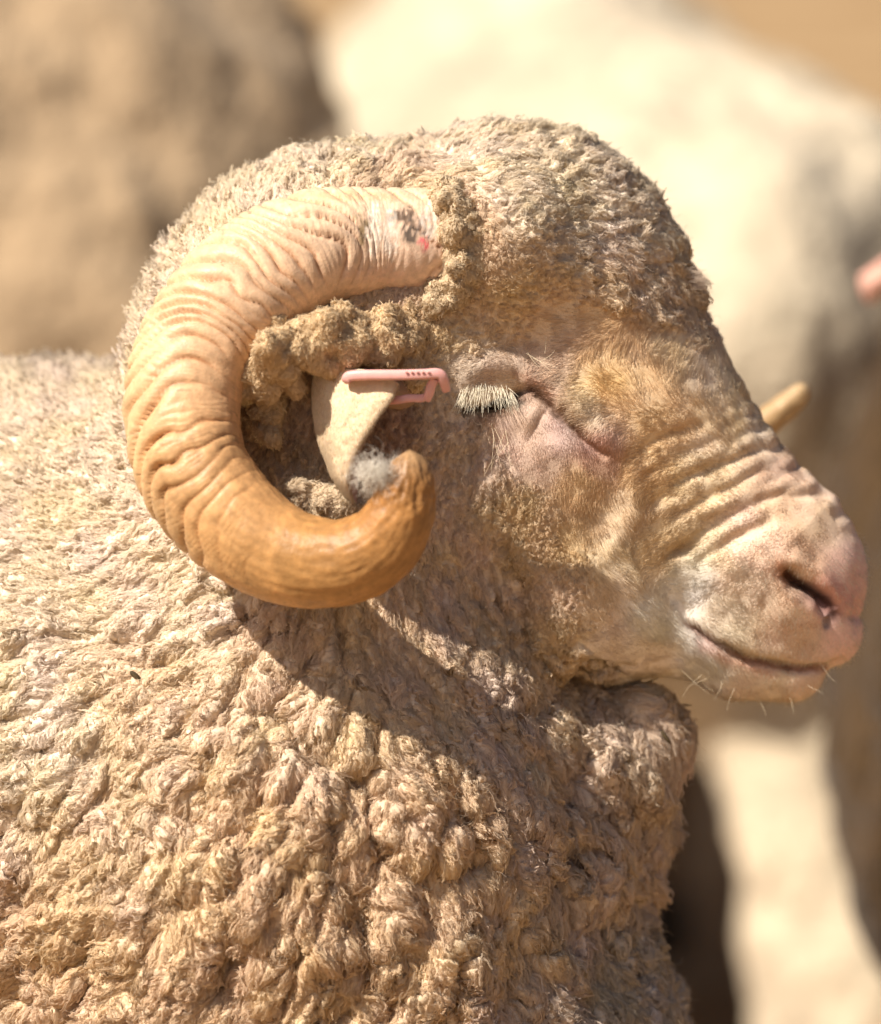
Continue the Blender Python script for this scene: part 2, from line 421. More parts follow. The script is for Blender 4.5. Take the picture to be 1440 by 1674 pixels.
# ---- modelling strokes on the face (both cheeks get them: they depend on height and length only)
def polydist(u, v, pts):
    best = np.full(len(u), 1e9); par = np.zeros(len(u)); n = len(pts) - 1
    for i in range(n):
        a = np.array(pts[i]); b = np.array(pts[i + 1]); ba = b - a
        t = np.clip(((u - a[0]) * ba[0] + (v - a[1]) * ba[1]) / (ba @ ba), 0, 1)
        d = np.hypot(u - a[0] - t * ba[0], v - a[1] - t * ba[1])
        m = d < best; best[m] = d[m]; par[m] = (i + t[m]) / n
    return best, par
STROKES = [  # points, half width, height, taper
 ([(752, 672), (790, 668), (822, 658), (846, 642), (868, 636)], 7, -15, .5),            # eye slit
 ([(740, 622), (790, 600), (840, 602), (888, 630), (925, 668)], 22, 15, .6),               # brow
 ([(775, 640), (810, 632), (845, 628)], 16, 8, .5),
 ([(800, 700), (850, 672), (880, 690)], 30, 10, .4),                                     # lower lid
 ([(862, 634), (905, 668), (940, 702), (975, 735), (995, 748)], 8, -13, .9),           # tear groove
 ([(905, 640), (945, 672), (985, 712), (1015, 745)], 22, 10, .6),
 ([(1035, 792), (1110, 742), (1190, 712)], 8, -2.5, .8), ([(1062, 826), (1130, 780), (1225, 742), (1290, 732)], 8, -5, .8),
 ([(1072, 872), (1150, 815), (1235, 776), (1325, 764)], 8, -3.5, .7), ([(1092, 912), (1165, 858), (1250, 815), (1330, 806), (1375, 818)], 9, -6, .6),
 ([(1140, 925), (1200, 880), (1270, 850)], 10, -8, .8), ([(1015, 757), (1080, 718), (1160, 690)], 9, -5, .8),
 ([(1088, 905), (1120, 900), (1160, 885)], 12, -8, .8),
 ([(1050, 810), (1120, 762), (1210, 726), (1290, 715)], 8, 1, .7), ([(1066, 850), (1140, 798), (1235, 758), (1320, 748)], 9, 1, .7),
 ([(1085, 892), (1160, 838), (1250, 795), (1372, 792)], 10, 3, .6),
 ([(1284, 934), (1296, 950), (1322, 962), (1346, 980), (1360, 1002)], 11, -40, .35),      # nostril
 ([(1352, 1010), (1350, 1026)], 6, -8, .5),
 ([(1272, 925), (1300, 915), (1340, 935), (1372, 985)], 15, 9, .5),                       # nostril wing
 ([(1275, 945), (1300, 985), (1345, 1012)], 14, 5, .5),
 ([(1124, 1020), (1160, 1045), (1220, 1076), (1290, 1093), (1350, 1090), (1385, 1078)], 6.5, -20, .25),   # mouth
 ([(1130, 1008), (1180, 1036), (1240, 1062), (1300, 1076), (1360, 1072)], 14, 7, .6),
 ([(1100, 965), (1118, 995), (1128, 1020)], 10, -5, .6), ([(1105, 1030), (1130, 1060), (1180, 1085)], 18, 6, .7),
 ([(1402, 925), (1398, 975), (1400, 1040)], 6, -5, .5),
 ([(1040, 770), (1035, 830), (1005, 890), (985, 905)], 18, 7, .8), ([(1000, 790), (985, 850), (950, 880)], 30, -6, .8),
 ([(760, 770), (815, 830), (850, 880)], 9, -6, .6), ([(835, 850), (860, 900), (905, 940)], 7, -6, .6),
 ([(825, 880), (850, 960), (870, 1050), (905, 1115)], 15, -16, .4),                       # edge of the cheek
 ([(1150, 880), (1200, 920), (1260, 905)], 26, 7, .9), ([(1180, 940), (1240, 960), (1300, 1010)], 30, 6, .9),
]
WOOLFOLDS = [
 ([(330, 940), (400, 1010), (420, 1100)], 20, -14, .5), ([(420, 1110), (480, 1200), (540, 1240), (600, 1290)], 24, -26, .5),
 ([(600, 1290), (640, 1380), (600, 1480)], 24, -24, .5), ([(520, 1350), (560, 1430), (580, 1600), (560, 1674)], 24, -30, .4),
 ([(720, 1260), (760, 1340), (750, 1420), (780, 1480)], 22, -24, .5), ([(860, 1130), (880, 1240), (930, 1330)], 20, -18, .5),
 ([(900, 1130), (960, 1118), (1040, 1126), (1110, 1128)], 18, -26, .4), ([(930, 1250), (950, 1330), (920, 1450)], 16, -20, .5),
 ([(240, 1290), (300, 1340), (270, 1380)], 22, -16, .5), ([(430, 1500), (380, 1560), (420, 1674)], 24, -22, .5),
 ([(100, 1540), (170, 1560), (140, 1674)], 24, -18, .5), ([(1000, 1350), (1010, 1420), (960, 1520)], 18, -16, .5),
 ([(300, 1200), (360, 1290), (340, 1400)], 20, -14, .5), ([(800, 1500), (850, 1560), (820, 1650)], 22, -18, .5),
]
def strokes(V, N, lst, side=True, jit=0):
    u, v = proj(V)
    if jit:
        u = u + jit * fbm(V, 40, 5); v = v + jit * fbm(V, 40, 9)
    D = np.zeros(len(V))
    m3 = sstep(.12, .5, np.abs(N[:, 1])) if side else np.ones(len(V))
    for pts, w, h, tp in lst:
        p = np.array(pts)
        m = (u > p[:, 0].min() - 3 * w) & (u < p[:, 0].max() + 3 * w) & (v > p[:, 1].min() - 3 * w) & (v < p[:, 1].max() + 3 * w)
        if not m.any(): continue
        d, par = polydist(u[m], v[m], pts)
        env = np.clip(np.minimum(par, 1 - par) / max(tp * .5, 1e-3), 0, 1) ** .6
        end = np.exp(-(d / w) ** 2)
        D[m] += h * end * (0.15 + .85 * env)
    return D * m3

NBASE = NA.copy()
CA = coat(VA)
fu, fv = proj(VA)
d1 = strokes(VA, NA, STROKES, True, 2.5) + 1.9 * strokes(VA, NA, WOOLFOLDS, True, 22)
# small nose-bridge wrinkles running over the top, so that they break the outline
wr = sstep(1180, 1260, fu) * sstep(900, 840, fv) * np.sin((fu * .55 + fv * .83) / 7.5 + 1.5 * noise(VA, 60, 3)) * 1.8
ax = np.array([.50, .866])                                     # folds of skin run up over the bridge of the nose
cr_ = (fu - 1060) * .42 + (fv - 800) * .907 + .0009 * (fu - 1060) ** 2 * .25
wm = sstep(1030, 1080, fu) * sstep(1385, 1340, fu) * sstep(-75, -40, cr_ - .0 * fu + 0) * sstep(150, 105, cr_)
wv = cr_ / 27 + .38 * fbm(VA, 80, 131)
tri = 1 - np.abs(((wv) % 1.0) * 2 - 1)
d1 += wm * (3.4 * (tri ** .8 - .5) * np.clip(.75 + .7 * noise(VA, 45, 137), .1, 1.6)) * sstep(.05, .3, np.abs(NA[:, 1]) + .12)
d1 += wr * (NA[:, 1] > -.6)
d1 += .7 * fbm(VA, 40, 31) * (CA[:, 2] < 2) * sstep(1320, 1200, fu) + .45 * noise(VA, 13, 33) * (CA[:, 2] < 2) * (CA[:, 5] > 7)
VA = VA + NA * d1[:, None]
NA = vnormals(VA, FA)
VA = VA - NA * (6 * np.exp(-((fv - 1008) / 8) ** 2) * sstep(1375, 1395, fu))[:, None]
NA = vnormals(VA, FA)

# ---- locks of wool
class Grid:
    def __init__(s, P, cell):
        s.c = cell; s.lo = P.min(0) - cell
        ij = np.floor((P - s.lo) / cell).astype(np.int64); s.n = ij.max(0) + 3
        key = (ij[:, 0] * s.n[1] + ij[:, 1]) * s.n[2] + ij[:, 2]
        s.o = np.argsort(key, kind='stable'); s.k = key[s.o]
    def near(s, p, r):
        a = np.floor((p - r - s.lo) / s.c).astype(int); b = np.floor((p + r - s.lo) / s.c).astype(int)
        a = np.maximum(a, 0); b = np.minimum(b, s.n - 1)
        out = []
        for i in range(a[0], b[0] + 1):
            for j in range(a[1], b[1] + 1):
                base = (i * s.n[1] + j) * s.n[2]
                x0 = np.searchsorted(s.k, base + a[2]); x1 = np.searchsorted(s.k, base + b[2], side='right')
                if x1 > x0: out.append(s.o[x0:x1])
        return np.concatenate(out) if out else np.zeros(0, int)

def tangent(N, ang_cos, ang_sin):
    a = np.stack([ang_cos, np.zeros_like(ang_cos), ang_sin], 1)
    a = a - np.einsum('ij,ij->i', a, N)[:, None] * N
    return a / (np.linalg.norm(a, axis=1, keepdims=True) + 1e-6)

def relax(V, Fq, w):
    c = V[Fq].mean(1); n = np.bincount(Fq.ravel(), minlength=len(V)); o = np.empty_like(V)
    for j in range(3): o[:, j] = np.bincount(Fq.ravel(), np.repeat(c[:, j], 4), len(V)) / np.maximum(n, 1)
    return V + (o - V) * w[:, None]
def add_locks(V, N, C, scaleL, scaleW, scaleH, cover, seed, hmin=2.0, ridge=.12, jitter=25, over=.5):
    r = np.random.default_rng(seed)
    area = 7.5                                                   # px^2 per vertex, roughly
    dens = cover / (math.pi * np.maximum(C[:, 0] * scaleL * C[:, 1] * scaleW * .25, 20)) * area
    pick = np.where((r.random(len(V)) < dens) & (C[:, 2] * scaleH > hmin))[0]
    r.shuffle(pick)
    g = Grid(V, 30.0)
    H = np.zeros(len(V)); LID = -np.ones(len(V), int)
    c, s_ = C[pick, 3], C[pick, 4]
    ang = np.arctan2(s_, c) + np.radians(r.normal(0, jitter, len(pick)))
    A = tangent(N[pick], np.cos(ang), np.sin(ang)); Bn = np.cross(N[pick], A)
    for n, i in enumerate(pick):
        L = C[i, 0] * scaleL * r.uniform(.6, 1.35) * .5; Wd_ = C[i, 1] * scaleW * r.uniform(.65, 1.3) * .5; Hh = C[i, 2] * scaleH * r.uniform(.55, 1.25)
        p = V[i]
        rad = L * 1.15
        id_ = g.near(p, rad)
        if not len(id_): continue
        e = V[id_] - p
        s = e @ A[n] / L; t = e @ Bn[n] / Wd_; nn = e @ N[i]
        bend = r.normal(0, .5); ph = r.uniform(0, 6.28)
        t = t + bend * s * s * .8 + .35 * np.sin(s * 4 + ph) * min(L / Wd_ * .4, 1)
        w = 1 - .45 * np.clip(s, 0, 1) + .1 * np.sin(s * 7 + ph)
        t = t / w
        m = (np.abs(s) < 1) & (np.abs(t) < 1) & (np.abs(nn) < L * .8) & (N[id_] @ N[i] > .2)
        if not m.any(): continue
        s = s[m]; t = t[m]; k = id_[m]
        prof = np.sqrt(1 - t * t)
        al = sstep(-1, .2, s) * np.sqrt(np.clip(1 - np.clip((s - .45) / .55, 0, 1) ** 2, 0, 1))
        h = Hh * prof * (.35 + .65 * al) * np.clip((1 - np.abs(s)) * 6, 0, 1) ** .5
        h = h * (1 + ridge * np.cos(t * 7 + 2 * s + ph) + .10 * np.sin(s * L * .55 + ph * 2))
        b = h > H[k]
        H[k[b]] = h[b]; LID[k[b]] = n
    return H, LID, A, pick

CQ = CA.copy(); CQ[:, 0] *= 1.45; CQ[:, 1] *= .8
H1, L1, A1, P1 = add_locks(VA, NA, CQ, 2.1, 2.0, 1.15, 1.35, 11, hmin=9, ridge=.05, jitter=14)
lowmask = sstep(930, 1080, fv) + .0
H1 = H1 * (.25 + .75 * lowmask)
VA = VA + NA * H1[:, None] + np.where(L1[:, None] >= 0, A1[np.maximum(L1, 0)], 0) * (H1 * .25)[:, None]
NA = vnormals(VA, FA)
print('clumps', len(P1), time.time() - T0)
CL = CA.copy(); CL[:, 0] *= 1 + .75 * sstep(900, 1060, fv); CL[:, 1] *= .95; CL[:, 2] *= .95 + .35 * fbm(VA, 150, 211)
H2, L2, A2, P2 = add_locks(VA, NA, CL, 1.6, 1.08, .92, 2.4, 12, hmin=1.5, jitter=18)
okl = L2 >= 0
LOCKDIR = np.where(okl[:, None], A2[np.maximum(L2, 0)], tangent(NA, CA[:, 3], CA[:, 4]))
VA = VA + NA * H2[:, None] + LOCKDIR * (H2 * .45)[:, None]
NA = vnormals(VA, FA)
print('locks', len(P2), time.time() - T0)
LD2 = LOCKDIR
lockrnd = np.random.default_rng(3).normal(0, 1, len(P2) + 1)[L2]
hm = np.clip(CA[:, 2] / 6, 0, 1)
for _ in range(2): VA = relax(VA, FA, .8 * hm * sstep(10, 16, CA[:, 1]))
VA = VA + NA * (hm * (1.0 * fbm(VA * [1, 1, 1], 11, 41)))[:, None]
NA = vnormals(VA, FA)

# ---- albedo of skin and wool
def paint(col, V, pts, w, c, amt, jit=4):
    u, v = proj(V)
    u = u + jit * fbm(V, 14, 71); v = v + jit * fbm(V, 14, 75)
    p = np.array(pts, float)
    m = (u > p[:, 0].min() - 3 * w) & (u < p[:, 0].max() + 3 * w) & (v > p[:, 1].min() - 3 * w) & (v < p[:, 1].max() + 3 * w)
    if not m.any(): return
    d = polydist(u[m], v[m], pts)[0] if len(pts) > 1 else np.hypot(u[m] - p[0, 0], v[m] - p[0, 1])
    a = (amt * np.exp(-(d / w) ** 2))[:, None]
    col[m] = col[m] * (1 - a) + np.array(c) * a
PAINT = [
 ([(755, 668), (800, 668), (845, 648)], 9, (.05, .035, .025), .95), ([(775, 690), (840, 662), (870, 640)], 9, (.22, .13, .10), .75), ([(850, 615), (880, 630), (900, 655)], 10, (.45, .27, .21), .6),
 ([(872, 640), (905, 668), (945, 704)], 7, (.13, .07, .05), .85), ([(945, 702), (980, 735), (1000, 749)], 7, (.36, .20, .14), .7), ([(915, 668), (945, 690)], 12, (.25, .15, .09), .6), ([(850, 660)], 9, (.22, .22, .21), .6),
 ([(1284, 934), (1296, 950), (1322, 962), (1346, 980), (1360, 1002)], 12, (.06, .025, .018), .95), ([(1272, 925), (1282, 945)], 12, (.50, .24, .13), .6),
 ([(1350, 1012), (1350, 1026)], 7, (.25, .20, .18), .8), ([(1124, 1020), (1180, 1056), (1220, 1078), (1290, 1094), (1350, 1091)], 5, (.30, .15, .11), .8),
 ([(1145, 1050), (1200, 1080), (1260, 1100)], 10, (.60, .35, .28), .6), ([(1400, 940), (1398, 1000)], 16, (.62, .34, .30), .5),
 ([(1100, 905), (1125, 890)], 14, (.42, .28, .15), .6), ([(1310, 905), (1340, 920)], 24, (.50, .30, .16), .45),
 ([(1290, 1020), (1320, 1040), (1290, 1060)], 14, (.56, .36, .20), .4),
]
def base_color(V, N=None, rough=True):
    C = coat(V); col = C[:, 7:10].copy()
    for pts, w, c, a in PAINT: paint(col, V, pts, w, c, a)
    n1 = fbm(V, 130, 51); n2 = fbm(V, 28, 57)
    col *= (1 + .04 * n1 + .045 * n2)[:, None]
    col[:, 2] *= 1 - .09 * np.clip(fbm(V, 70, 61), -1, 1)
    return limit(col), C
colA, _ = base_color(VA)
face = (CA[:, 2] < 2)
colA *= (1 + .06 * lockrnd * hm)[:, None]
skin = np.clip((CA[:, 5] - 1.5) / 4, 0, 1)
colA = limit(colA, .86) * (1 - .06 * hm)[:, None]
LOCKDIR = LOCKDIR - np.einsum('ij,ij->i', LOCKDIR, NA)[:, None] * NA
LOCKDIR /= np.linalg.norm(LOCKDIR, axis=1, keepdims=True) + 1e-6
ram = empty('ram', tuple(W(Q(400, 1300, 150)) * [1, 1, 0]))
tag(ram, 'woolly merino ram in front with one curled horn, closed eye and smiling pink muzzle', 'ram')
# the rest of the barrel, away from the lens: the same fleece, less finely cut
VB, FB = subdivide(VB, FB); VB = B.project(VB, 1); NB_ = vnormals(VB, FB)
hw = sstep(.27, .36, W(VB)[:, 2]) * sstep(3, 14, coat(VB)[:, 2])
lump = 1 - np.abs(noise(VB * [1, 1, .7], 42, 501)) ; lump2 = 1 - np.abs(noise(VB, 21, 503))
VB = VB + NB_ * (hw * (2 + 8 * fbm(VB, 90, 505) + 17 * lump + 10 * lump2))[:, None]; NB_ = vnormals(VB, FB)
colB, CB = base_color(VB); colB = colB * .78  # toned down to stand for the self-shadow of the fibres missing here
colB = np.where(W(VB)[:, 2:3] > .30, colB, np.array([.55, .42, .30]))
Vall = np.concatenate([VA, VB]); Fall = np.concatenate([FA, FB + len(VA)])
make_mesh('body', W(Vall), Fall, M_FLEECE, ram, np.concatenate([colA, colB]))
print('body mesh', len(Fall), time.time() - T0)

# ---- fibres and face hair, rooted on the finished surface
def sample(V, Fq, N, dens_v, n_target, seed):
    """random points on quads; dens_v weight per vertex"""
    r = np.random.default_rng(seed)
    a = np.cross(V[Fq[:, 2]] - V[Fq[:, 0]], V[Fq[:, 3]] - V[Fq[:, 1]]); ar = np.linalg.norm(a, axis=1)
    w = ar * dens_v[Fq].mean(1); cs = np.cumsum(w)
    f = np.searchsorted(cs, r.random(n_target) * cs[-1]); f = np.minimum(f, len(Fq) - 1)
    x, y = r.random((2, n_target, 1))
    q = Fq[f]
    P = V[q[:, 0]] * (1 - x) * (1 - y) + V[q[:, 1]] * x * (1 - y) + V[q[:, 2]] * x * y + V[q[:, 3]] * (1 - x) * y
    return P, q[np.arange(n_target), r.integers(0, 4, n_target)]
u_, v_ = proj(VA)
inview = ((u_ > -40) & (u_ < 1470) & (v_ > 170) & (v_ < 1715) & (NA[:, 1] < .55)).astype(float)
woolw = np.clip(CA[:, 2] / 4 - .3, 0, 1) * inview
rr = np.random.default_rng(22)
def flow_next(V, Fq, LD, seed):
    """for every vertex the neighbour that lies most nearly along the lock, so that fibres can creep over the surface"""
    r = np.random.default_rng(seed)
    pairs = np.concatenate([Fq[:, [a, b]] for a in range(4) for b in range(4) if a != b])
    e = V[pairs[:, 1]] - V[pairs[:, 0]]; e /= np.linalg.norm(e, axis=1, keepdims=True) + 1e-9
    sc = np.einsum('ij,ij->i', e, LD[pairs[:, 0]]) + r.uniform(-.12, .12, len(pairs))
    o = np.lexsort((sc, pairs[:, 0])); p = pairs[o]
    last = np.concatenate([p[1:, 0] != p[:-1, 0], [True]])
    nx = np.arange(len(V)); nx[p[last, 0]] = p[last, 1]
    return nx
def strandlets(V, F, N, NB, C, LD, col, w, n, per, seed, spread=1.9, npts=8, lift=.30, rad=.42, lenf=.62, parent=None, stray=.16, wild=None):
    """small crimped bundles of fibres that creep along the locks, as wool staples do"""
    r = np.random.default_rng(seed)
    P, vi = sample(V, F, N, w, n, seed)
    full = C.shape[1] > 5
    fl = np.clip((C[vi, 5] - 14) / 12, 0, 1) if full else np.zeros(n)
    if wild is not None: fl = r.random(n) * wild
    else: fl = np.maximum(fl, (r.random(n) < .16 + .22 * (proj(P)[1] < 540)) * r.uniform(.2, .75, n))
    L = np.clip(C[vi, 0] * lenf, 10, 36)
    if full: L = np.maximum(L, np.clip((C[vi, 5] - 12) * 1.9, 0, 26))
    L = L * r.uniform(.6, 1.35, n)
    hops = 15; nx = [flow_next(V, F, LD, seed + 5), flow_next(V, F, LD, seed + 6)]
    ids = np.empty((n, hops), int); ids[:, 0] = vi
    for k in range(1, hops): ids[:, k] = np.where(r.random(n) < .5, nx[0][ids[:, k - 1]], nx[1][ids[:, k - 1]])
    Pp = V[ids]; Np = N[ids]
    for _ in range(3):
        Pp[:, 1:-1] = (Pp[:, :-2] + 2 * Pp[:, 1:-1] + Pp[:, 2:]) / 4
        Np[:, 1:-1] = (Np[:, :-2] + 2 * Np[:, 1:-1] + Np[:, 2:]) / 4
    seg = np.linalg.norm(np.diff(Pp, axis=1), axis=2); cum = np.concatenate([np.zeros((n, 1)), np.cumsum(seg, 1)], 1)
    L = np.minimum(L, cum[:, -1])
    t = np.linspace(0, 1, npts)
    arc = L[:, None] * t[None]
    G = np.empty((n, npts, 3)); NN = np.empty((n, npts, 3)); rows = np.arange(n)
    for k in range(npts):
        q = arc[:, k]; hi_ = np.clip((cum < q[:, None]).sum(1), 1, hops - 1); lo_ = hi_ - 1
        f = np.clip((q - cum[rows, lo_]) / np.maximum(cum[rows, hi_] - cum[rows, lo_], 1e-6), 0, 1)[:, None]
        G[:, k] = Pp[rows, lo_] * (1 - f) + Pp[rows, hi_] * f; NN[:, k] = Np[rows, lo_] * (1 - f) + Np[rows, hi_] * f
    G += (P - V[vi])[:, None]
    NN /= np.linalg.norm(NN, axis=2, keepdims=True) + 1e-9
    A0 = LD[vi] + N[vi] * .75; A0 /= np.linalg.norm(A0, axis=1, keepdims=True)
    straight = P[:, None] + A0[:, None] * arc[..., None]
    G = G * (1 - fl)[:, None, None] + straight * fl[:, None, None]
    TT = np.gradient(G, axis=1); TT /= np.linalg.norm(TT, axis=2, keepdims=True) + 1e-9
    Bn = np.cross(NN, TT); Bn /= np.linalg.norm(Bn, axis=2, keepdims=True) + 1e-9
    ph = r.uniform(0, 6.28, n); wl = r.uniform(10, 20, n); am = r.uniform(.4, 1.8, n)
    tipup = r.uniform(0, 1, n) ** 3 * 5 * (1 - fl)
    sway = am[:, None] * np.sin(arc / wl[:, None] * 6.28 + ph[:, None]) + (r.normal(0, 2.6, n)[:, None]) * t[None] ** 2
    up = .3 + 1.9 * np.sin(np.pi * np.clip(t, 0, 1)[None] ** .7) * r.uniform(.6, 1.3, (n, 1)) + am[:, None] * .5 * np.cos(arc / wl[:, None] * 6.28 + ph[:, None] * 2) + tipup[:, None] * t[None] ** 3
    G = G + Bn * sway[..., None] + NN * up[..., None]
    a = r.uniform(0, 6.28, (n, per)); q = np.sqrt(r.random((n, per))) * spread * r.uniform(.6, 1.5, (n, 1))
    prof = (.5 + .8 * np.sin(np.pi * np.clip(t * .9 + .1, 0, 1)) ** .7) * (1 - .7 * t ** 2)
    tw = r.uniform(-1.5, 1.5, (n, 1, 1)) * t[None, None]
    cb = (q[..., None] * np.cos(a[..., None] + tw)) * prof; cc = (q[..., None] * np.sin(a[..., None] + tw)) * prof * .7
    cb = cb + r.normal(0, .75, (n, per, npts)); cc = cc + r.normal(0, .25, (n, per, npts))
    X = G[:, None] + Bn[:, None] * cb[..., None] + NN[:, None] * cc[..., None]
    X = X.reshape(-1, npts, 3)
    Nm = NN[:, npts // 2]; Bm = Bn[:, npts // 2]
    nrm = (Nm * .7 + NB[vi] * .2)[:, None] + Bm[:, None] * (np.cos(a) * q / spread * .55)[..., None] + Nm[:, None] * (np.sin(a) * q / spread * .2)[..., None]
    nrm = nrm + r.normal(0, .22, nrm.shape)
    tint = (col[vi] * (1.27 + .07 * r.normal(size=(n, 1))))[:, None] * (1 + .05 * r.normal(size=(n, per, 1)))
    M = n * per
    d = bpy.data.hair_curves.new('wool_fibres'); d.add_curves([npts] * M)
    d.attributes['position'].data.foreach_set('vector', W(X.reshape(-1, 3)).astype(np.float32).ravel())
    rad_ = np.broadcast_to(rad * (1 - .45 * t)[None], (M, npts))
    at = d.attributes.get('radius') or d.attributes.new('radius', 'FLOAT', 'POINT'); at.data.foreach_set('value', (rad_ * S).astype(np.float32).ravel())
    at = d.attributes.new('tint', 'FLOAT_VECTOR', 'CURVE'); at.data.foreach_set('vector', limit(tint).reshape(-1, 3).astype(np.float32).ravel())
    at = d.attributes.new('snrm', 'FLOAT_VECTOR', 'CURVE'); at.data.foreach_set('vector', Wd(nrm.reshape(-1, 3)).astype(np.float32).ravel())
    return link('wool_fibres', d, parent, M_WOOLHAIR)
strandlets(VA, FA, NA, NBASE, CA, LOCKDIR, colA, woolw * np.clip(16 / CA[:, 0], .7, 2.2), 92000, 9, 21, spread=2.6, npts=8, rad=.37, lenf=.6, parent=ram)
furw = np.clip(1.3 - CA[:, 2] / 2.5, 0, 1) * inview * np.clip(12 / np.maximum(CA[:, 5], 2), .8, 3) * (CA[:, 5] > .9)
P, vi = sample(VA, FA, NA, furw, 170000, 31)
hl = CA[vi, 5] * rr.uniform(.7, 1.5, len(vi)) * 1.05
clump = np.stack([noise(P, 20, 80 + i) for i in range(3)], 1)
T = tangent(NA[vi], CA[vi, 3], CA[vi, 4])
dirs = T * .95 + NA[vi] * .17 + clump * .30 + rr.normal(0, .10, (len(vi), 3))
tc = colA[vi] * (1.30 + .22 * rr.normal(size=(len(vi), 1)))
make_hair('face_hair', P - NA[vi] * .5, dirs, hl, .31, limit(tc), NA[vi] + clump * .4 + rr.normal(0, .32, (len(vi), 3)), M_FURHAIR, ram, 5, CA[vi, 6] * .4, .8, 0, 33)
def fuzz(V, F, N, col, w, n, seed, parent, lo=4, hi=11, rad=.27, LD=None):
    """short crimped down that softens the fleece"""
    r = np.random.default_rng(seed); P, vi = sample(V, F, N, w, n, seed)
    d = N[vi] * .45 + r.normal(0, .5, (n, 3)) + (LD[vi] * .4 if LD is not None else 0)
    return make_hair('wool_down', P + N[vi] * .6, d, r.uniform(lo, hi, n), rad, limit(col[vi] * (1.28 + .09 * r.normal(size=(n, 1)))), N[vi] + r.normal(0, .4, (n, 3)), M_WOOLHAIR, parent, 7, r.uniform(.6, 2.2, n), 1.3, 0, seed + 1)
fuzz(VA, FA, NA, colA, woolw, 280000, 45, ram, 5, 13, .27, LD=LOCKDIR)
fuzz(VB, FB, NB_, colB, hw, 60000, 47, ram, 14, 30, .8)
# pale bristles on the muzzle and chin
mw = sstep(1150, 1230, u_) * sstep(860, 930, v_) * inview * (colA[:, 0] > .6)
P, vi = sample(VA, FA, NA, mw, 2600, 61)
make_hair('muzzle_hair', P, NA[vi] * .8 + tangent(NA[vi], np.full(len(vi), -.3), np.full(len(vi), -.8)) * .6 + rr.normal(0, .2, (len(vi), 3)), rr.uniform(5, 13, len(vi)), .24, (.86, .78, .64), NA[vi], M_FURHAIR, ram, 5, .6, .5, 0, 62)
# stray fibres standing off the fleece
P, vi = sample(VA, FA, NA, woolw * np.clip(H2 / 12, .1, 1), 9000, 41)
dirs = LOCKDIR[vi] * .5 + NA[vi] * .5 + rr.normal(0, .5, (len(vi), 3))
make_hair('stray_fibres', P, dirs, rr.uniform(14, 34, len(vi)), .28, CREAM, NA[vi], M_WOOLHAIR, ram, 10, rr.uniform(1, 5, len(vi)), 1.4, .1, 43)
print('hair', time.time() - T0)

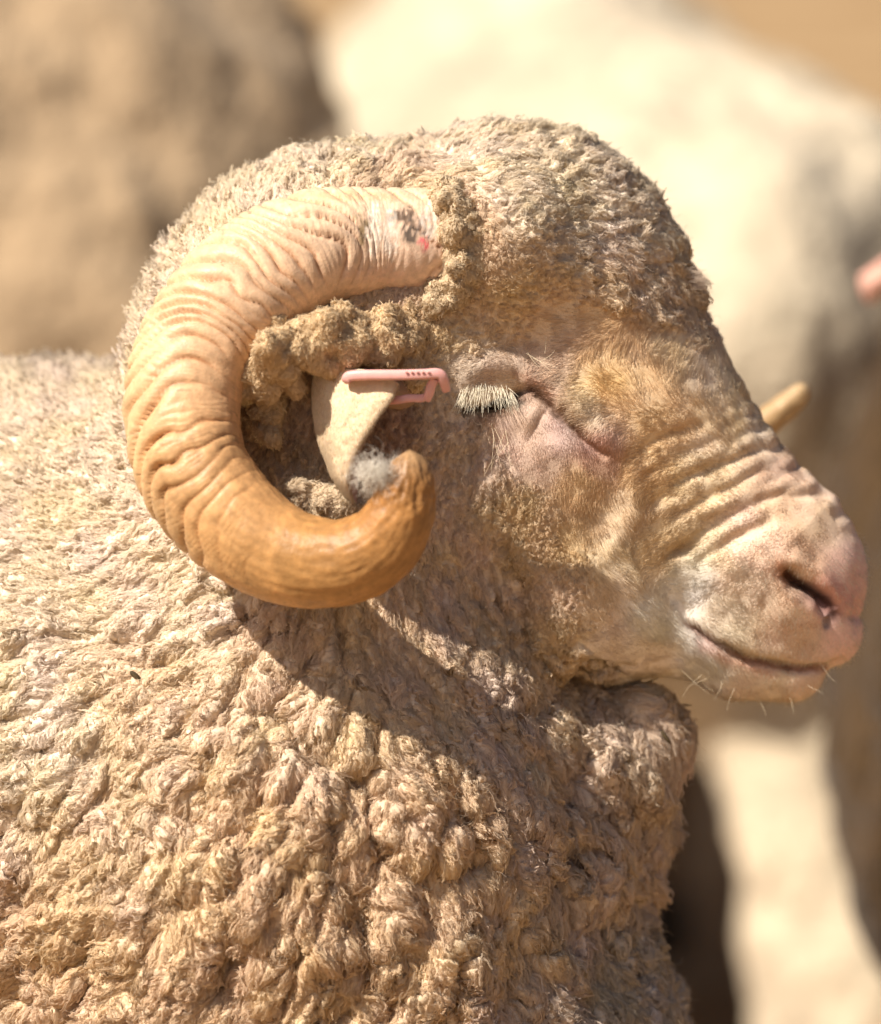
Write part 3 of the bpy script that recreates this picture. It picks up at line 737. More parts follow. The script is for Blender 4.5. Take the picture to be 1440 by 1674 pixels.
# ------------------------------------------------------------------ horns
def catmull(P, n):
    P = np.array(P, float); m = len(P) - 1
    PP = np.vstack([2 * P[0] - P[1], P, 2 * P[-1] - P[-2]])
    t = np.linspace(0, m - 1e-6, n); i = t.astype(int); f = (t - i)[:, None]
    a, b, c, d = PP[i], PP[i + 1], PP[i + 2], PP[i + 3]
    return .5 * ((2 * b) + (c - a) * f + (2 * a - 5 * b + 4 * c - d) * f ** 2 + (3 * b - 3 * c + d - a) * f ** 3)
def build_horn(ctrl, center, seed, n=620, m=96, near=-1):
    c = np.array([list(Q(*p[:3])) + [p[3]] for p in ctrl])
    pts = catmull(c, 2000)
    seg = np.linalg.norm(np.diff(pts[:, :3], axis=0), axis=1); arc = np.concatenate([[0], np.cumsum(seg)])
    a = np.linspace(0, arc[-1], n)
    X = np.stack([np.interp(a, arc, pts[:, k]) for k in range(4)], 1)
    C_, r = X[:, :3], X[:, 3]
    T = np.gradient(C_, axis=0); T /= np.linalg.norm(T, axis=1, keepdims=True)
    cen = Q(*center)
    O = C_ - cen; O[:, 1] = 0
    O -= np.einsum('ij,ij->i', O, T)[:, None] * T; O /= np.linalg.norm(O, axis=1, keepdims=True)
    Nn = np.cross(T, O); Nn *= np.sign(Nn[:, 1:2] * near)
    th = np.linspace(0, 2 * np.pi, m, endpoint=False)
    AA, TH = np.meshgrid(a, th, indexing='ij'); Rr = r[:, None] * np.ones_like(TH)
    # keeled, slightly triangular section
    Rr = Rr * (1 + .05 * np.cos(TH) + .035 * np.cos(3 * TH - .5) - .03 * np.cos(2 * TH))
    G = np.stack([AA.ravel() * 1.0, 80 * np.cos(TH).ravel(), 80 * np.sin(TH).ravel()], 1)
    tt = (AA / a[-1])
    skew = -26 * np.cos(TH) ** 2 * np.sign(np.cos(TH)) - 14 * np.cos(TH * 2)
    warp = 30 * noise(G, 75, seed).reshape(TH.shape) + 7 * noise(G, 26, seed + 1).reshape(TH.shape)
    ph = (AA + skew + warp)
    per = 31 + 7 * np.sin(a / 130 + 1)[:, None]
    base = np.cumsum(np.gradient(a) / per[:, 0])[:, None] * 2 * np.pi
    phase = base + (skew + warp) / per * 2 * np.pi
    saw = ((phase / (2 * np.pi)) % 1.0)
    ridge = np.clip(1 - np.abs(2 * saw - 1.12) ** 3.2, 0, 1) - .75                     # round rolls with sharp grooves
    outer = np.clip(.5 + .5 * np.cos(TH - .15), 0, 1)
    nearm = np.clip(.4 + .6 * np.sin(TH + .2) * 1.0, 0, 1)
    amp = 19 * (outer ** 1.4 * .85 + .08) * (.55 + .45 * nearm) * sstep(.80, .52, tt) * (.45 + .55 * sstep(.14, .3, tt) + .55 * sstep(.11, .04, tt))
    amp = amp * (.75 + .85 * noise(G, 50, seed + 5).reshape(TH.shape))
    rg2 = np.sin((phase * 3.1 + 4 * noise(G, 30, seed + 8).reshape(TH.shape)))
    disp = amp * ridge + .9 * (np.abs(rg2) * 2 - 1) * sstep(.9, .5, tt) * (.3 + outer)
    stri = noise(G * [1 / 14., 1, 1], 2.6, seed + 3).reshape(TH.shape) + .5 * noise(G * [1 / 10., 1, 1], 1.3, seed + 4).reshape(TH.shape)
    disp = disp + stri * 1.4 * sstep(.45, .75, tt)
    disp = disp + sstep(.9, .97, tt) * 5 * (fbm(G, 14, seed + 60).reshape(TH.shape))
    disp = disp + 1.2 * fbm(G, 40, seed + 12).reshape(TH.shape)
    Rr = Rr + disp * np.clip(r[:, None] / 70, .15, 1)
    P = C_[:, None, :] + Rr[:, :, None] * (O[:, None, :] * np.cos(TH)[:, :, None] + Nn[:, None, :] * np.sin(TH)[:, :, None])
    V = P.reshape(-1, 3)
    idx = np.arange(n * m).reshape(n, m)
    F = np.stack([idx[:-1], np.roll(idx, -1, 1)[:-1], np.roll(idx, -1, 1)[1:], idx[1:]], 3 - 1).reshape(-1, 4) if False else \
        np.stack([idx[:-1].ravel(), np.roll(idx, -1, 1)[:-1].ravel(), np.roll(idx, -1, 1)[1:].ravel(), idx[1:].ravel()], 1)
    V = np.vstack([V, C_[-1] + T[-1] * r[-1] * .5]); tip = len(V) - 1
    cap = [[idx[-1, j], idx[-1, (j + 1) % m], tip, tip] for j in range(m)]
    # colour: pinkish ivory at the base, tan, amber at the tip
    stops = np.array([0, .12, .3, .48, .62, .8, .97, 1.0])
    cols = np.array([(.78, .59, .50), (.77, .57, .45), (.73, .52, .36), (.66, .44, .27), (.55, .33, .16), (.45, .245, .09), (.32, .155, .05), (.36, .22, .11)])
    t1 = tt.ravel()
    col = np.stack([np.interp(t1, stops, cols[:, k]) for k in range(3)], 1)
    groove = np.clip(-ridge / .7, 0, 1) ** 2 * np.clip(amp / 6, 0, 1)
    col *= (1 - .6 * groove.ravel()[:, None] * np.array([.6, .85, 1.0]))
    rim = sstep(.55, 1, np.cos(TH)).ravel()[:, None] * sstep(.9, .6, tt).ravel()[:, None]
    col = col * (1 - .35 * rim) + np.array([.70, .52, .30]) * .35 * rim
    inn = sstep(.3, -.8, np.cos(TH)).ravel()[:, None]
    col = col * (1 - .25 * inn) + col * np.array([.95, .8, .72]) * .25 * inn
    band = noise(np.stack([AA.ravel() + skew.ravel() * .8, 0 * t1, 0 * t1], 1), 18, seed + 20)[:, None]
    col *= 1 + .10 * band * sstep(.4, .7, t1)[:, None] + .04 * band
    col *= (1 + .13 * stri.ravel()[:, None] * sstep(.3, .7, t1)[:, None])
    col *= 1 + .07 * fbm(G, 60, seed + 30)[:, None]
    # cracks / dark lines in a few grooves
    cr = (np.abs(noise(G * [1 / 1., .25, .25], 22, seed + 40)) < .012) & (noise(G, 90, seed + 41) > .15)
    col[cr] *= .62
    col = np.vstack([col, col[-1]])
    return V, np.vstack([F, np.array(cap)[:, :4]]) if False else F, cap, col, (AA, TH)
near_ctrl = [(840, 412, -50, 66), (775, 402, -145, 82), (710, 399, -200, 85), (655, 400, -226, 86), (585, 403, -245, 90), (500, 417, -280, 96), (405, 475, -315, 100), (335, 565, -345, 98),
             (307, 660, -375, 95), (322, 762, -402, 93), (385, 848, -430, 89), (470, 903, -458, 79), (555, 914, -486, 71),
             (618, 888, -508, 65), (650, 842, -524, 56), (664, 796, -533, 45), (668, 764, -538, 34), (669, 748, -540, 22), (669, 740, -541, 10)]
V, F, cap, col, _ = build_horn(near_ctrl, (505, 660, -350), 100)
u, v = proj(V)
jit = 5 * fbm(V, 9, 301)
def blot(cu, cv, ru, rv, c, a, th=1.0):
    rr_ = ((u - cu + jit) / ru) ** 2 + ((v - cv - jit) / rv) ** 2
    m = (rr_ < 1.6) & (V[:, 1] < -120)
    n = noise(V, 4, 311)[m, None] + .6 * noise(V, 2.2, 312)[m, None]
    k = a * np.clip(sstep(1.5, .4, rr_[m])[:, None] * (1 + 1.1 * n), 0, 1)
    col[m] = col[m] * (1 - k) + np.array(c) * k * (1 + .4 * n)
blot(658, 352, 27, 11, (.16, .11, .08), 1); blot(672, 376, 13, 22, (.13, .10, .08), 1); blot(697, 370, 13, 20, (.24, .19, .18), .85)
blot(594, 374, 9, 26, (.24, .17, .09), .9); blot(584, 352, 9, 4, (.2, .18, .08), .6); blot(692, 400, 7, 13, (.80, .16, .18), 1)
blot(560, 322, 110, 7, (.52, .34, .16), .4); blot(610, 450, 50, 14, (.60, .36, .28), .3)
for cu, cv, ru, rv in [(612, 378, 12, 46), (640, 382, 12, 44), (705, 360, 16, 30)]: blot(cu, cv, ru, rv, (.86, .80, .72), .5)
hornF = np.vstack([F, np.array([[c[0], c[1], c[2], c[2]] for c in cap])])
def mesh_mixed(name, Vw, F, cap, m, parent, tint):
    me = bpy.data.meshes.new(name)
    me.from_pydata([tuple(p) for p in Vw], [], [tuple(int(i) for i in f) for f in F] + [tuple(int(i) for i in c[:3]) for c in cap])
    me.polygons.foreach_set('use_smooth', np.ones(len(me.polygons), bool))
    a = me.color_attributes.new('tint', 'FLOAT_COLOR', 'POINT'); c = np.ones((len(Vw), 4), np.float32); c[:, :3] = np.clip(tint, .01, .9)
    a.data.foreach_set('color', c.ravel()); me.update()
    return link(name, me, parent, m)
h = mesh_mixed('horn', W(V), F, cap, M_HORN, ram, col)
h['label'] = 'near horn curled right round the ear, pinkish at its root and amber at the tip'
far_ctrl = [(775, 400, 80, 78), (700, 399, 185, 82), (600, 410, 260, 86), (500, 440, 330, 90), (440, 520, 400, 90), (440, 640, 460, 84),
            (520, 750, 520, 76), (680, 820, 560, 66), (850, 840, 590, 56), (1000, 820, 610, 46), (1130, 770, 620, 36), (1230, 705, 622, 28), (1290, 658, 622, 22), (1312, 638, 622, 16), (1318, 632, 622, 8)]
V2, F2, cap2, col2, _ = build_horn(far_ctrl, (760, 600, 400), 140, n=420, m=48, near=1)
col2 = col2 * .5 + np.array([.62, .48, .28]) * .5
h = mesh_mixed('horn', W(V2), F2, cap2, M_HORN, ram, col2)
h['label'] = 'far horn, only its blunt tip showing beyond the bridge of the nose'
print('horns', time.time() - T0)

# fluff caught on the horn tip
def fuzz_ball(name, cu, cv, cd, ru, rv, rd, n, L, curl, colr, seed, parent):
    r = np.random.default_rng(seed)
    p = r.normal(size=(n, 3)); p /= np.linalg.norm(p, axis=1, keepdims=True); p *= (r.random((n, 1)) ** .5)
    base = Q(cu, cv, cd) + p * [ru, rd, rv]
    d = r.normal(size=(n, 3)) + p * .3
    return make_hair(name, base, d, L * r.uniform(.6, 1.4, n), .30, colr, p + [0, -.6, .4], M_WOOLHAIR, parent, 12, curl * r.uniform(.4, 1.4, n), 1.3, 0, seed)
tuft = fuzz_ball('wool_fluff', 616, 774, -566, 34, 22, 18, 380, 34, 7, (.84, .79, .70), 51, None)
tuft.location = (0, 0, 0)
tag(tuft, 'wispy pale ball of loose wool caught on the tip of the near horn', 'wool fluff')

# ------------------------------------------------------------------ woolly tuft over the ear, lumps inside the curl
def lump_mesh(name, spine, n, rad, spread, seed, colr, label=None, nf=26000, dens=1):
    """spine: (u,v,d,width) points; n lumps"""
    r = np.random.default_rng(seed)
    sp = catmull([list(Q(*s[:3])) + [s[3]] for s in spine], 200)
    balls = []
    for i in range(n):
        k = r.integers(0, 200); c = sp[k, :3]; w = sp[k, 3]
        o = r.normal(size=3); o /= np.linalg.norm(o); o *= w * r.random() ** .4 * spread
        if o[1] > 0: o[1] *= .4
        balls.append((c + o, rad * r.uniform(.5, 1.25)))
    D = SDF()
    for k in range(0, 199, 12): D.cone(sp[k, :3], sp[min(k + 12, 199), :3], sp[k, 3] * .75, sp[min(k + 12, 199), 3] * .75, 8)
    for c, rb in balls: D.cone(c, c + r.normal(size=3) * rb * .9, rb, rb * .7, 7)
    lo = sp[:, :3].min(0) - sp[:, 3].max() * 1.8 - rad * 1.5; hi = sp[:, :3].max(0) + sp[:, 3].max() * 1.8 + rad * 1.5
    V, F = surface_nets(D, lo, hi, 5)
    V, F = subdivide(V, F); 
    V = D.project(V, 1, .6); N = vnormals(V, F)
    V = V + N * (2.0 * fbm(V, 9, seed) + 4.5 * noise(V, 18, seed + 3) + 2.5 * np.abs(noise(V, 8, seed + 4)))[:, None]; N = vnormals(V, F)
    col = np.array(colr) * (1 + .08 * fbm(V, 26, seed + 5))[:, None]
    o = make_mesh(name, W(V), F, M_FLEECE, ram, col)
    if label: o['label'] = label
    dv = ((N[:, 1] < .5)).astype(float)
    Cf = np.tile(np.array([34., 12, 8]), (len(V), 1))
    ld = np.stack([noise(V, 14, seed + 11), noise(V, 14, seed + 12), noise(V, 14, seed + 13) - .35], 1)
    ld -= np.einsum('ij,ij->i', ld, N)[:, None] * N; ld /= np.linalg.norm(ld, axis=1, keepdims=True) + 1e-6
    strandlets(V, F, N, N, Cf, ld, col, dv, nf // 5, 6, seed + 7, spread=2.0, npts=6, rad=.42, lenf=.36, parent=o, wild=1.0)
    fuzz(V, F, N, col, dv, int(nf * .5), seed + 15, o, 4, 10, .3)
    return o
lump_mesh('wool_tuft', [(700, 540, -225, 40), (650, 548, -290, 36), (590, 548, -345, 38), (530, 552, -375, 36), (480, 566, -385, 32), (448, 596, -385, 25), (432, 632, -375, 16)], 95, 19, 1.1, 61, (.88, .70, .47),
          'lumpy cream fringe of wool hanging over the ear', 42000)
lump_mesh('wool_tuft', [(455, 600, -330, 16), (440, 640, -330, 18), (445, 680, -322, 14), (430, 705, -318, 7)], 26, 9, 1.1, 67, (.66, .52, .34), 'drooping lock at the back end of the ear fringe', 10000)
lump_mesh('wool_tuft', [(422, 590, -352, 10), (405, 625, -358, 11), (395, 650, -358, 5)], 10, 7, 1.0, 69, (.74, .60, .38), 'pointed lock lying against the inside of the horn', 5000)
lump_mesh('wool_tuft', [(480, 800, -330, 16), (530, 825, -345, 20), (585, 835, -360, 15)], 50, 9, 1.2, 71, (.68, .57, .43), 'small lumps of wool in the bottom of the horn curl', 14000)
lump_mesh('wool_tuft', [(735, 312, -255, 14), (748, 350, -280, 20), (757, 395, -284, 22), (750, 445, -280, 20), (722, 492, -262, 18)], 80, 12, 1.5, 73, (.88, .73, .53), 'ring of small curls crowding the root of the near horn', 22000)
q0 = Q(1118, 462, -60); nsp = 260; r = np.random.default_rng(5)
make_hair('wool_tuft', q0 + r.normal(size=(nsp, 3)) * [6, 10, 11], np.tile([1., 0, .12], (nsp, 1)) + (r.normal(size=(nsp, 3)) * .12), r.uniform(22, 40, nsp), .36, GREY, np.tile([0, -1., .5], (nsp, 1)), M_WOOLHAIR, ram, 8, 1.5, 1, 0, 6)
print('tufts', time.time() - T0)

# ------------------------------------------------------------------ ear
def build_ear(mirror=False):
    rows = [ # t-rows from the root edge down to the tip: left edge, middle, fold edge, inner return
      [(512, 612, -350), (555, 604, -385), (605, 606, -400), (652, 627, -412), (632, 632, -385)],
      [(508, 640, -352), (550, 642, -394), (595, 648, -414), (637, 654, -420), (615, 660, -392)],
      [(511, 680, -356), (543, 687, -400), (577, 692, -420), (611, 692, -424), (592, 700, -394)],
      [(521, 725, -362), (543, 732, -402), (566, 735, -420), (586, 734, -422), (584, 742, -388)],
      [(538, 772, -370), (550, 777, -400), (560, 779, -412), (570, 779, -412), (584, 780, -380)],
      [(556, 800, -376), (562, 803, -392), (567, 804, -400), (572, 805, -400), (582, 804, -380)],
      [(573, 818, -386), (575, 819, -390), (577, 820, -392), (579, 820, -390), (581, 819, -384)]]
    G = np.array([[Q(*p) for p in r] for r in rows])
    nr, nc = 90, 64
    A = np.stack([catmull(G[:, j], nr) for j in range(5)], 1)
    Pn = np.stack([catmull(A[i], nc) for i in range(nr)], 0)
    V = Pn.reshape(-1, 3)
    idx = np.arange(nr * nc).reshape(nr, nc)
    F = np.stack([idx[:-1, :-1].ravel(), idx[1:, :-1].ravel(), idx[1:, 1:].ravel(), idx[:-1, 1:].ravel()], 1)
    N = vnormals(V, F)
    if N[:, 1].mean() > 0: F = F[:, ::-1]; N = -N
    V = V + N * (1.5 * fbm(V, 30, 91) + .5 * noise(V, 6, 92))[:, None]
    u, v = proj(V)
    V = V - N * (5 * 0 + .45 * np.exp(-(polydist(u, v, [(575, 675), (592, 655)])[0] / 4) ** 2))[:, None]
    th = 5.0
    n = len(V); Vb = V - N * th
    border = np.concatenate([idx[0, :], idx[1:, -1], idx[-1, -2::-1], idx[-2:0:-1, 0]])
    side = np.stack([border, np.roll(border, -1), np.roll(border, -1) + n, border + n], 1)
    # inner-return column shows its pink inside
    colf = np.tile(np.array([.74, .60, .43]), (n, 1)) * (1 + .06 * fbm(V, 30, 95))[:, None]
    ii = np.tile(np.linspace(0, 1, nc), nr)
    pk = sstep(.76, .86, ii)[:, None]; colf = colf * (1 - pk) + np.array([.62, .42, .35]) * pk
    colb = np.tile(np.array([.60, .38, .31]), (n, 1))
    Vt = np.vstack([V, Vb]); Ft = np.vstack([F, F[:, ::-1] + n, side]); ct = np.vstack([colf, colb])
    return V, F, N, Vt, Ft, ct, colf
V, F, N, Vt, Ft, ct, cf = build_ear()
ear = make_mesh('ear', W(Vt), Ft, M_EAR, ram, ct); ear['label'] = 'near ear folded and hanging inside the curl of the horn'
nf = 26000; P, vi = sample(V, F, N, np.ones(len(V)), nf, 97)
d = N[vi] * .2 + np.array([.25, 0, -1]) * .9 + rr.normal(0, .2, (nf, 3))
make_hair('ear_hair', P, d, rr.uniform(2.5, 6, nf), .26, np.clip(cf[vi] * (1.08 + .08 * rr.normal(size=(nf, 1))), 0, .9), N[vi], M_FURHAIR, ear, 4, .4, .8, 0, 98)
Vm = Vt.copy(); Vm[:, 1] *= -1
make_mesh('ear', W(Vm), Ft[:, ::-1], M_EAR, ram, ct)
# fleshy root of the ear
D = SDF(); D.cone(Q(725, 640, -150), Q(650, 638, -290), 50, 28, 20); D.cone(Q(650, 638, -290), Q(590, 635, -365), 26, 16, 20)
Vr, Fr = surface_nets(D, Q(540, 760, -430), Q(830, 560, -80), 8); Vr, Fr = subdivide(Vr, Fr); Vr = D.project(Vr, 1)
make_mesh('ear_root', W(Vr), Fr, M_EAR, ear, np.tile(np.array([.34, .22, .15]), (len(Vr), 1)))

# ------------------------------------------------------------------ ear tag
def sweep(pts, w, h, seg=10):
    """rounded bar along points; w in depth, h in the other direction; units of the frame"""
    P = np.array([Q(*p[:3]) for p in pts]); sc = np.array([p[3] if len(p) > 3 else 1 for p in pts])
    T = np.gradient(P, axis=0); T /= np.linalg.norm(T, axis=1, keepdims=True)
    Y = np.tile([0., 1, 0], (len(P), 1)); Y -= np.einsum('ij,ij->i', Y, T)[:, None] * T; Y /= np.linalg.norm(Y, axis=1, keepdims=True)
    X = np.cross(T, Y)
    th = np.linspace(0, 2 * np.pi, seg, endpoint=False)
    se = lambda x: np.sign(x) * np.abs(x) ** .55
    V = P[:, None] + (Y[:, None] * se(np.cos(th))[None, :, None] * w + X[:, None] * se(np.sin(th))[None, :, None] * h) * .5 * sc[:, None, None]
    n = len(P); V = V.reshape(-1, 3); idx = np.arange(n * seg).reshape(n, seg)
    F = [(idx[i, j], idx[i, (j + 1) % seg], idx[i + 1, (j + 1) % seg], idx[i + 1, j]) for i in range(n - 1) for j in range(seg)]
    V = np.vstack([V, P[0], P[-1]])
    cap = [(idx[0, (j + 1) % seg], idx[0, j], n * seg) for j in range(seg)] + [(idx[-1, j], idx[-1, (j + 1) % seg], n * seg + 1) for j in range(seg)]
    return V, F, cap
tagroot = empty('ear_tag', tuple(W(Q(650, 625, -415))))
tag(tagroot, 'pale pink plastic loop tag clipped through the near ear of the ram', 'ear tag')
def bar(name, pts, w, h, m=M_TAG, parent=tagroot):
    dense = catmull([list(p) + ([1.0] if len(p) == 3 else []) for p in pts], max(8, 6 * len(pts)))
    V, F, cap = sweep([tuple(p) for p in dense], w, h, 16)
    me = bpy.data.meshes.new(name); me.from_pydata([tuple(p) for p in W(V)], [], [tuple(map(int, f)) for f in F] + [tuple(map(int, c)) for c in cap])
    me.polygons.foreach_set('use_smooth', np.ones(len(me.polygons), bool)); me.update()
    return link(name, me, parent, m)
bar('outer_bar', [(566, 621, -408, .8), (572, 615, -414, 1), (600, 613, -422), (650, 613, -430), (690, 612, -432), (716, 611, -430), (724, 620, -424), (729, 636, -412, .8)], 24, 17)
bar('inner_bar', [(622, 657, -385, .8), (650, 654, -395), (668, 651, -400), (690, 651, -402), (700, 646, -404, .9)], 16, 13)
bar('link_bar', [(712, 618, -424, .9), (705, 630, -418), (702, 642, -412), (698, 652, -404, .9)], 16, 15)
bar('pin', [(572, 617, -424, 1), (572, 617, -360, 1)], 15, 15)
for k in range(5):
    bar('raised_mark', [(662 + 9 * k, 608.5, -446), (666 + 9 * k, 607.5, -446)], 3, 3)

# ------------------------------------------------------------------ eye, lashes, whiskers
D = SDF(); D.ball(Q(806, 655, -178), 26, 10, 1)
f0, g0 = B.grad(np.array([Q(806, 655, -250)])); surf = B.project(np.array([Q(806, 655, -250)]), 6)[0]
def on_skin(u, v, lift=0):
    q = np.array([Q(u, v, -260.0)])
    for _ in range(12):
        f = B(q); q = q + np.array([[0, 1, 0]]) * np.clip(f, -60, 60)[:, None]
        uu = Q(u, v, q[0, 1]); q = uu[None]
    return q[0] - np.array([0, lift, 0])
def ellipsoid(c, rx, ry, rz, a=28, b=16):
    th = np.linspace(0, 2 * np.pi, a, endpoint=False); ph = np.linspace(.02, np.pi - .02, b)
    V = np.array([[c[0] + rx * math.sin(p) * math.cos(t), c[1] + ry * math.sin(p) * math.sin(t), c[2] + rz * math.cos(p)] for p in ph for t in th])
    i = np.arange(a * b).reshape(b, a); F = np.stack([i[:-1].ravel(), i[1:].ravel(), np.roll(i, -1, 1)[1:].ravel(), np.roll(i, -1, 1)[:-1].ravel()], 1)
    return V, F
c = on_skin(812, 659); V, F = ellipsoid(c + [0, 14, 0], 34, 18, 15)
make_mesh('eyeball', W(V), F, M_EYE, ram)
r = np.random.default_rng(77); n = 180
t = r.random(n); ru = 752 + 84 * t + r.normal(0, 2, n); rv = 640 - 20 * np.sin(np.pi * np.clip(t, 0, 1) ** .8) + 10 * (1 - t) + r.normal(0, 2.5, n)
roots = np.array([on_skin(a, b, 7) for a, b in zip(ru, rv)])
dr = np.stack([-.55 + .95 * t, np.full(n, -.55), -1.0 + .1 * t], 1) + r.normal(0, .2, (n, 3))
make_hair('eyelashes', roots, dr, r.uniform(22, 48, n) * (.75 + .25 * np.sin(np.pi * t)), .45, (.86, .80, .66), dr * 0 + [0, -.8, .6], M_FURHAIR, ram, 8, 3.2, .35, .18, 78)
def whisk(lst, seed, rad=.42):
    ro, di, le = [], [], []
    for (u0, v0, u1, v1) in lst:
        a = on_skin(u0, v0, 8); b = Q(u1, v1, a[1] - 12); ro.append(a); di.append(b - a); le.append(np.linalg.norm(b - a))
    ro, di, le = map(np.array, (ro, di, le))
    return make_hair('whiskers', ro, di, le, rad, (.80, .68, .50), di * 0 + [0, -.8, .6], M_FURHAIR, ram, 9, 3.0, .5, .05, seed)
whisk([(803, 692, 820, 762), (808, 700, 842, 765), (824, 708, 796, 772), (826, 704, 838, 765), (800, 712, 790, 775), (832, 722, 800, 765), (806, 708, 806, 770),
       (860, 578, 905, 606), (870, 585, 910, 602), (862, 575, 880, 600), (885, 590, 908, 572), (890, 578, 896, 550), (840, 570, 800, 556)], 81)
whisk([(1150, 1100, 1115, 1135), (1140, 1108, 1165, 1128), (1160, 1106, 1120, 1126), (1180, 1115, 1170, 1145), (1100, 1085, 1160, 1130),
       (1290, 1140, 1300, 1165), (1320, 1120, 1345, 1135), (1240, 1140, 1250, 1170), (1340, 1085, 1365, 1112), (1200, 1125, 1190, 1158)], 83, .3)
print('face parts', time.time() - T0)

# bits caught in the fleece
def husk(label, u0, v0, L, w, ang, seed):
    f = Q(u0, v0, -700.0)
    q = f.copy()
    dd = np.hypot(u_ - u0, v_ - v0); m = np.where(dd < 8)[0]; 
    d = VA[m, 1].min() if len(m) else -300
    c = Q(u0, v0, d - 2)
    V, F = ellipsoid(np.zeros(3), L / 2, w / 2, w / 2, 12, 8)
    V[:, 2] *= 1 - .5 * (V[:, 0] / L) ; V[:, 2] += .04 * V[:, 0] ** 2 / L
    ca, sa = math.cos(R(ang)), math.sin(R(ang))
    V2_ = np.stack([V[:, 0] * ca - V[:, 2] * sa, V[:, 1], V[:, 0] * sa + V[:, 2] * ca], 1) + c
    o = make_mesh('seed_husk', W(V2_), F, M_HUSK); tag(o, label, 'seed husk'); return o
husk('single dark seed husk caught in the sunlit fleece at the left', 222, 1105, 24, 9, -38, 1)
husk('dry brown bit of chaff in the wool beneath the jaw', 1088, 1205, 26, 7, -55, 2)

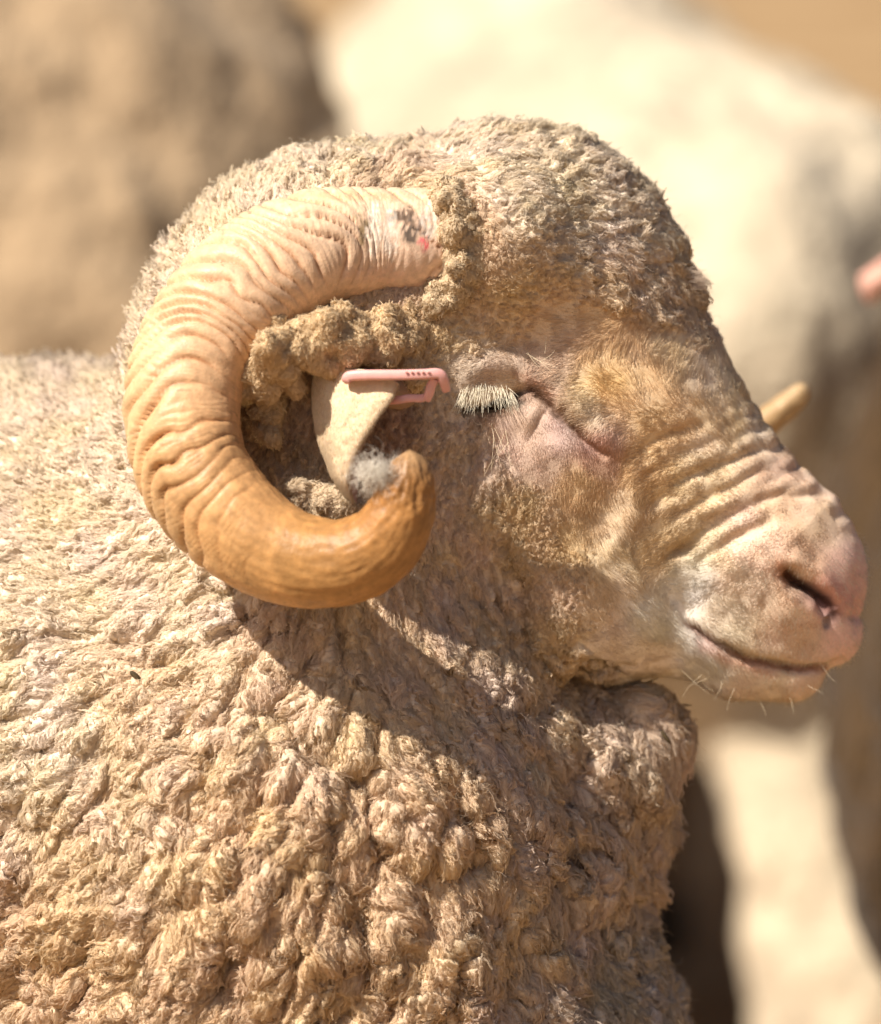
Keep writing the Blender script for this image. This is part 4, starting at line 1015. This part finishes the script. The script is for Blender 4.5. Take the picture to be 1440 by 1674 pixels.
# ------------------------------------------------------------------ other sheep behind
M_BG = principled('distant_fleece', rough=.95, spec=.03, noise_scale=26, noise_amt=.22, bump=(60, .6, .02), sheen=.1)
M_BGSKIN = principled('distant_skin', rough=.8, spec=.1, noise_scale=30, noise_amt=.12)
M_HOOF = principled('hoof', color=(.05, .04, .03), rough=.6)
def make_sheep(label, loc, yaw, fleece, skin, seed, scale=1.0, head_turn=0.0, group='sheep standing behind the ram', head_low=0.0, graze=False, girth=1.0, head_shift=0.0):
    """x forward in its own frame; metres"""
    r = np.random.default_rng(seed)
    root = empty('sheep', loc); tag(root, label, 'sheep', group)
    ca, sa = math.cos(yaw), math.sin(yaw)
    def place(V):
        V = np.asarray(V) * scale
        return np.stack([V[:, 0] * ca - V[:, 1] * sa + loc[0], V[:, 0] * sa + V[:, 1] * ca + loc[1], V[:, 2] + loc[2]], 1)
    D = SDF()
    D.cone((-.38, 0, .61), (.30, 0, .59), .235 * girth, .225 * girth, .1, 1.0)
    D.cone((.30, 0, .58), (.42, 0, .62), .20, .17, .1)
    hz = .86 - head_low
    hd = np.array([.60, math.sin(head_turn) * .10 + head_shift, hz])
    if graze: hd = np.array([.56, .10, .12]); head_turn = R(10)
    if graze: D.cone((.40, .03, .46), hd + [-.03, -.02, .03], .062, .062, .05)
    else: D.cone((.40, 0, .64), hd + [-.06, 0, -.02], .17, .115, .1)
    for sx, sy in ((.30, .12), (.30, -.12), (-.42, .12), (-.42, -.12)):
        D.cone((sx, sy, .50), (sx + (.02 if sx > 0 else -.02), sy, .30), .13, .062, .08)
    V, F = surface_nets(D, (-.75, -.34, .1), (.85, .34, 1.08), .028)
    V, F = subdivide(V, F); V = D.project(V, 1, .003); N = vnormals(V, F)
    l = noise(V * [1, 1, .6], .045, seed); l2 = noise(V * [1, 1, .7], .10, seed + 1); l3 = noise(V, .022, seed + 2); l4 = fbm(V * [1, 1, .45], .075, seed + 8)
    V = V + N * (.014 * np.abs(l) + .022 * l2 + .006 * l4 + .007 * np.abs(l3))[:, None]
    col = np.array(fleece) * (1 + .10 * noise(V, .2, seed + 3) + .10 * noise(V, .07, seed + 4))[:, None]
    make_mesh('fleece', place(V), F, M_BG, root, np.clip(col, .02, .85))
    # head
    D = SDF(); ct_, st_ = math.cos(head_turn), math.sin(head_turn)
    def hp(x, y, z): return (hd[0] + x * ct_ - y * st_, hd[1] + x * st_ + y * ct_, hd[2] + z)
    D.cone(hp(-.02, 0, 0), hp(.06, 0, -.02), .085, .075, .03); D.cone(hp(.06, 0, -.02), hp(.19, 0, -.11), .062, .042, .03); D.cone(hp(.03, 0, -.07), hp(.17, 0, -.13), .055, .034, .03)
    V, F = surface_nets(D, (hd[0] - .3, hd[1] - .3, hd[2] - .25), (hd[0] + .32, hd[1] + .3, hd[2] + .14), .016)
    V, F = subdivide(V, F); V = D.project(V, 1, .002)
    head = make_mesh('head', place(V), F, M_BGSKIN, root, np.tile(skin, (len(V), 1)))
    for s in (-1, 1):
        nn = 9; ee = []
        for i in range(nn):
            tt = i / (nn - 1); w = .034 * math.sin(math.pi * (.15 + .85 * tt)) + .004
            for j in range(7):
                jj = j / 6 * 2 - 1
                ee.append(hp(-.02 + .012 * abs(jj) + w * jj * .9, s * (.075 + .13 * tt), .02 - .05 * tt * tt + .014 * jj * jj))
        ee = np.array(ee); i = np.arange(nn * 7).reshape(nn, 7)
        Fe = np.stack([i[:-1, :-1].ravel(), i[1:, :-1].ravel(), i[1:, 1:].ravel(), i[:-1, 1:].ravel()], 1)
        Ne = vnormals(ee, Fe); n0 = len(ee); bd = np.concatenate([i[0, :], i[1:, -1], i[-1, -2::-1], i[-2:0:-1, 0]])
        Fe2 = np.vstack([Fe, Fe[:, ::-1] + n0, np.stack([bd, np.roll(bd, -1), np.roll(bd, -1) + n0, bd + n0], 1)])
        make_mesh('ear', place(np.vstack([ee, ee - Ne * .006])), Fe2, M_BGSKIN, head, np.tile((.72, .42, .34), (2 * n0, 1)))
        V, F = ellipsoid(np.array(hp(.07, s * .062, .015)), .014, .008, .012, 12, 8)
        make_mesh('eye', place(V), F, M_EYE, head)
    for sx, sy in ((.32, .12), (.32, -.12), (-.44, .12), (-.44, -.12)):
        D = SDF(); D.cone((sx, sy, .34), (sx + .01, sy, .16), .05, .028, .02); D.cone((sx + .01, sy, .16), (sx, sy, .05), .026, .022, .02)
        V, F = surface_nets(D, (sx - .1, sy - .1, .01), (sx + .1, sy + .1, .42), .014)
        leg = make_mesh('leg', place(V), F, M_BGSKIN, root, np.tile(skin, (len(V), 1)))
        D = SDF(); D.cone((sx, sy, .045), (sx + .03, sy, .022), .028, .022, .02)
        V, F = surface_nets(D, (sx - .06, sy - .06, -.02), (sx + .09, sy + .06, .09), .01); V[:, 2] = np.maximum(V[:, 2], 0)
        make_mesh('hoof', place(V), F, M_HOOF, leg)
    return root
make_sheep('dirty brownish sheep filling the upper left, its flank in soft shadow folds', (-.70, 1.44, 0), R(185), (.42, .31, .20), (.5, .36, .25), 201, 1.08)
make_sheep('brightly sunlit cream sheep just beyond the forehead of the ram, its neck lowered', (.13, 1.78, 0), R(-80), (.55, .475, .36), (.34, .24, .16), 202, .94, 0, graze=True, girth=.93)
make_sheep('sheep at the right edge of the photo, its pink ear showing', (.455, 1.05, 0), R(-90), (.065, .040, .019), (.3, .2, .13), 203, .88, head_shift=-.045, head_low=-.04)  # fleece colour darkened to stand in for the shaded gap here
make_sheep('sunlit pale sheep farthest back at the upper right corner, seen from its rump', (.60, 2.35, 0), R(86), (.60, .52, .39), (.6, .42, .32), 204, .97)
make_sheep('unseen brown sheep added to shade the ground, standing between the two large ones behind the ram', (-.30, 2.35, 0), R(94), (.22, .15, .08), (.3, .2, .12), 205, .90)  # out of view, added so its shadow darkens the ground at lower right

# ------------------------------------------------------------------ ground
m, nt, out = mat('dry_dust')
b = nt.nodes.new('ShaderNodeBsdfPrincipled'); nt.links.new(b.outputs[0], out.inputs[0]); b.inputs['Roughness'].default_value = .95; b.inputs['Specular IOR Level'].default_value = .1
tc = nt.nodes.new('ShaderNodeTexCoord'); n1 = nt.nodes.new('ShaderNodeTexNoise'); n1.inputs['Scale'].default_value = 6; n1.inputs['Detail'].default_value = 9
cr = nt.nodes.new('ShaderNodeValToRGB'); cr.color_ramp.elements[0].color = (.22, .13, .06, 1); cr.color_ramp.elements[1].color = (.46, .33, .19, 1)
cr.color_ramp.elements[0].position = .3; cr.color_ramp.elements[1].position = .7
nt.links.new(tc.outputs['Object'], n1.inputs['Vector']); nt.links.new(n1.outputs[0], cr.inputs[0]); nt.links.new(cr.outputs[0], b.inputs['Base Color'])
bp = nt.nodes.new('ShaderNodeBump'); bp.inputs['Strength'].default_value = .6; bp.inputs['Distance'].default_value = .02
nt.links.new(n1.outputs[0], bp.inputs['Height']); nt.links.new(bp.outputs[0], b.inputs['Normal'])
gn = 80; gx = np.sinh(np.linspace(-5, 5, gn)) * 2; X, Y = np.meshgrid(gx, gx, indexing='ij')
gz = .012 * noise(np.stack([X.ravel(), Y.ravel(), 0 * X.ravel()], 1), .6, 400)
gz -= .014
i = np.arange(gn * gn).reshape(gn, gn)
o = make_mesh('ground', np.stack([X.ravel(), Y.ravel(), gz], 1), np.stack([i[:-1, :-1].ravel(), i[1:, :-1].ravel(), i[1:, 1:].ravel(), i[:-1, 1:].ravel()], 1), m)
o['kind'] = 'structure'
print('done', time.time() - T0)
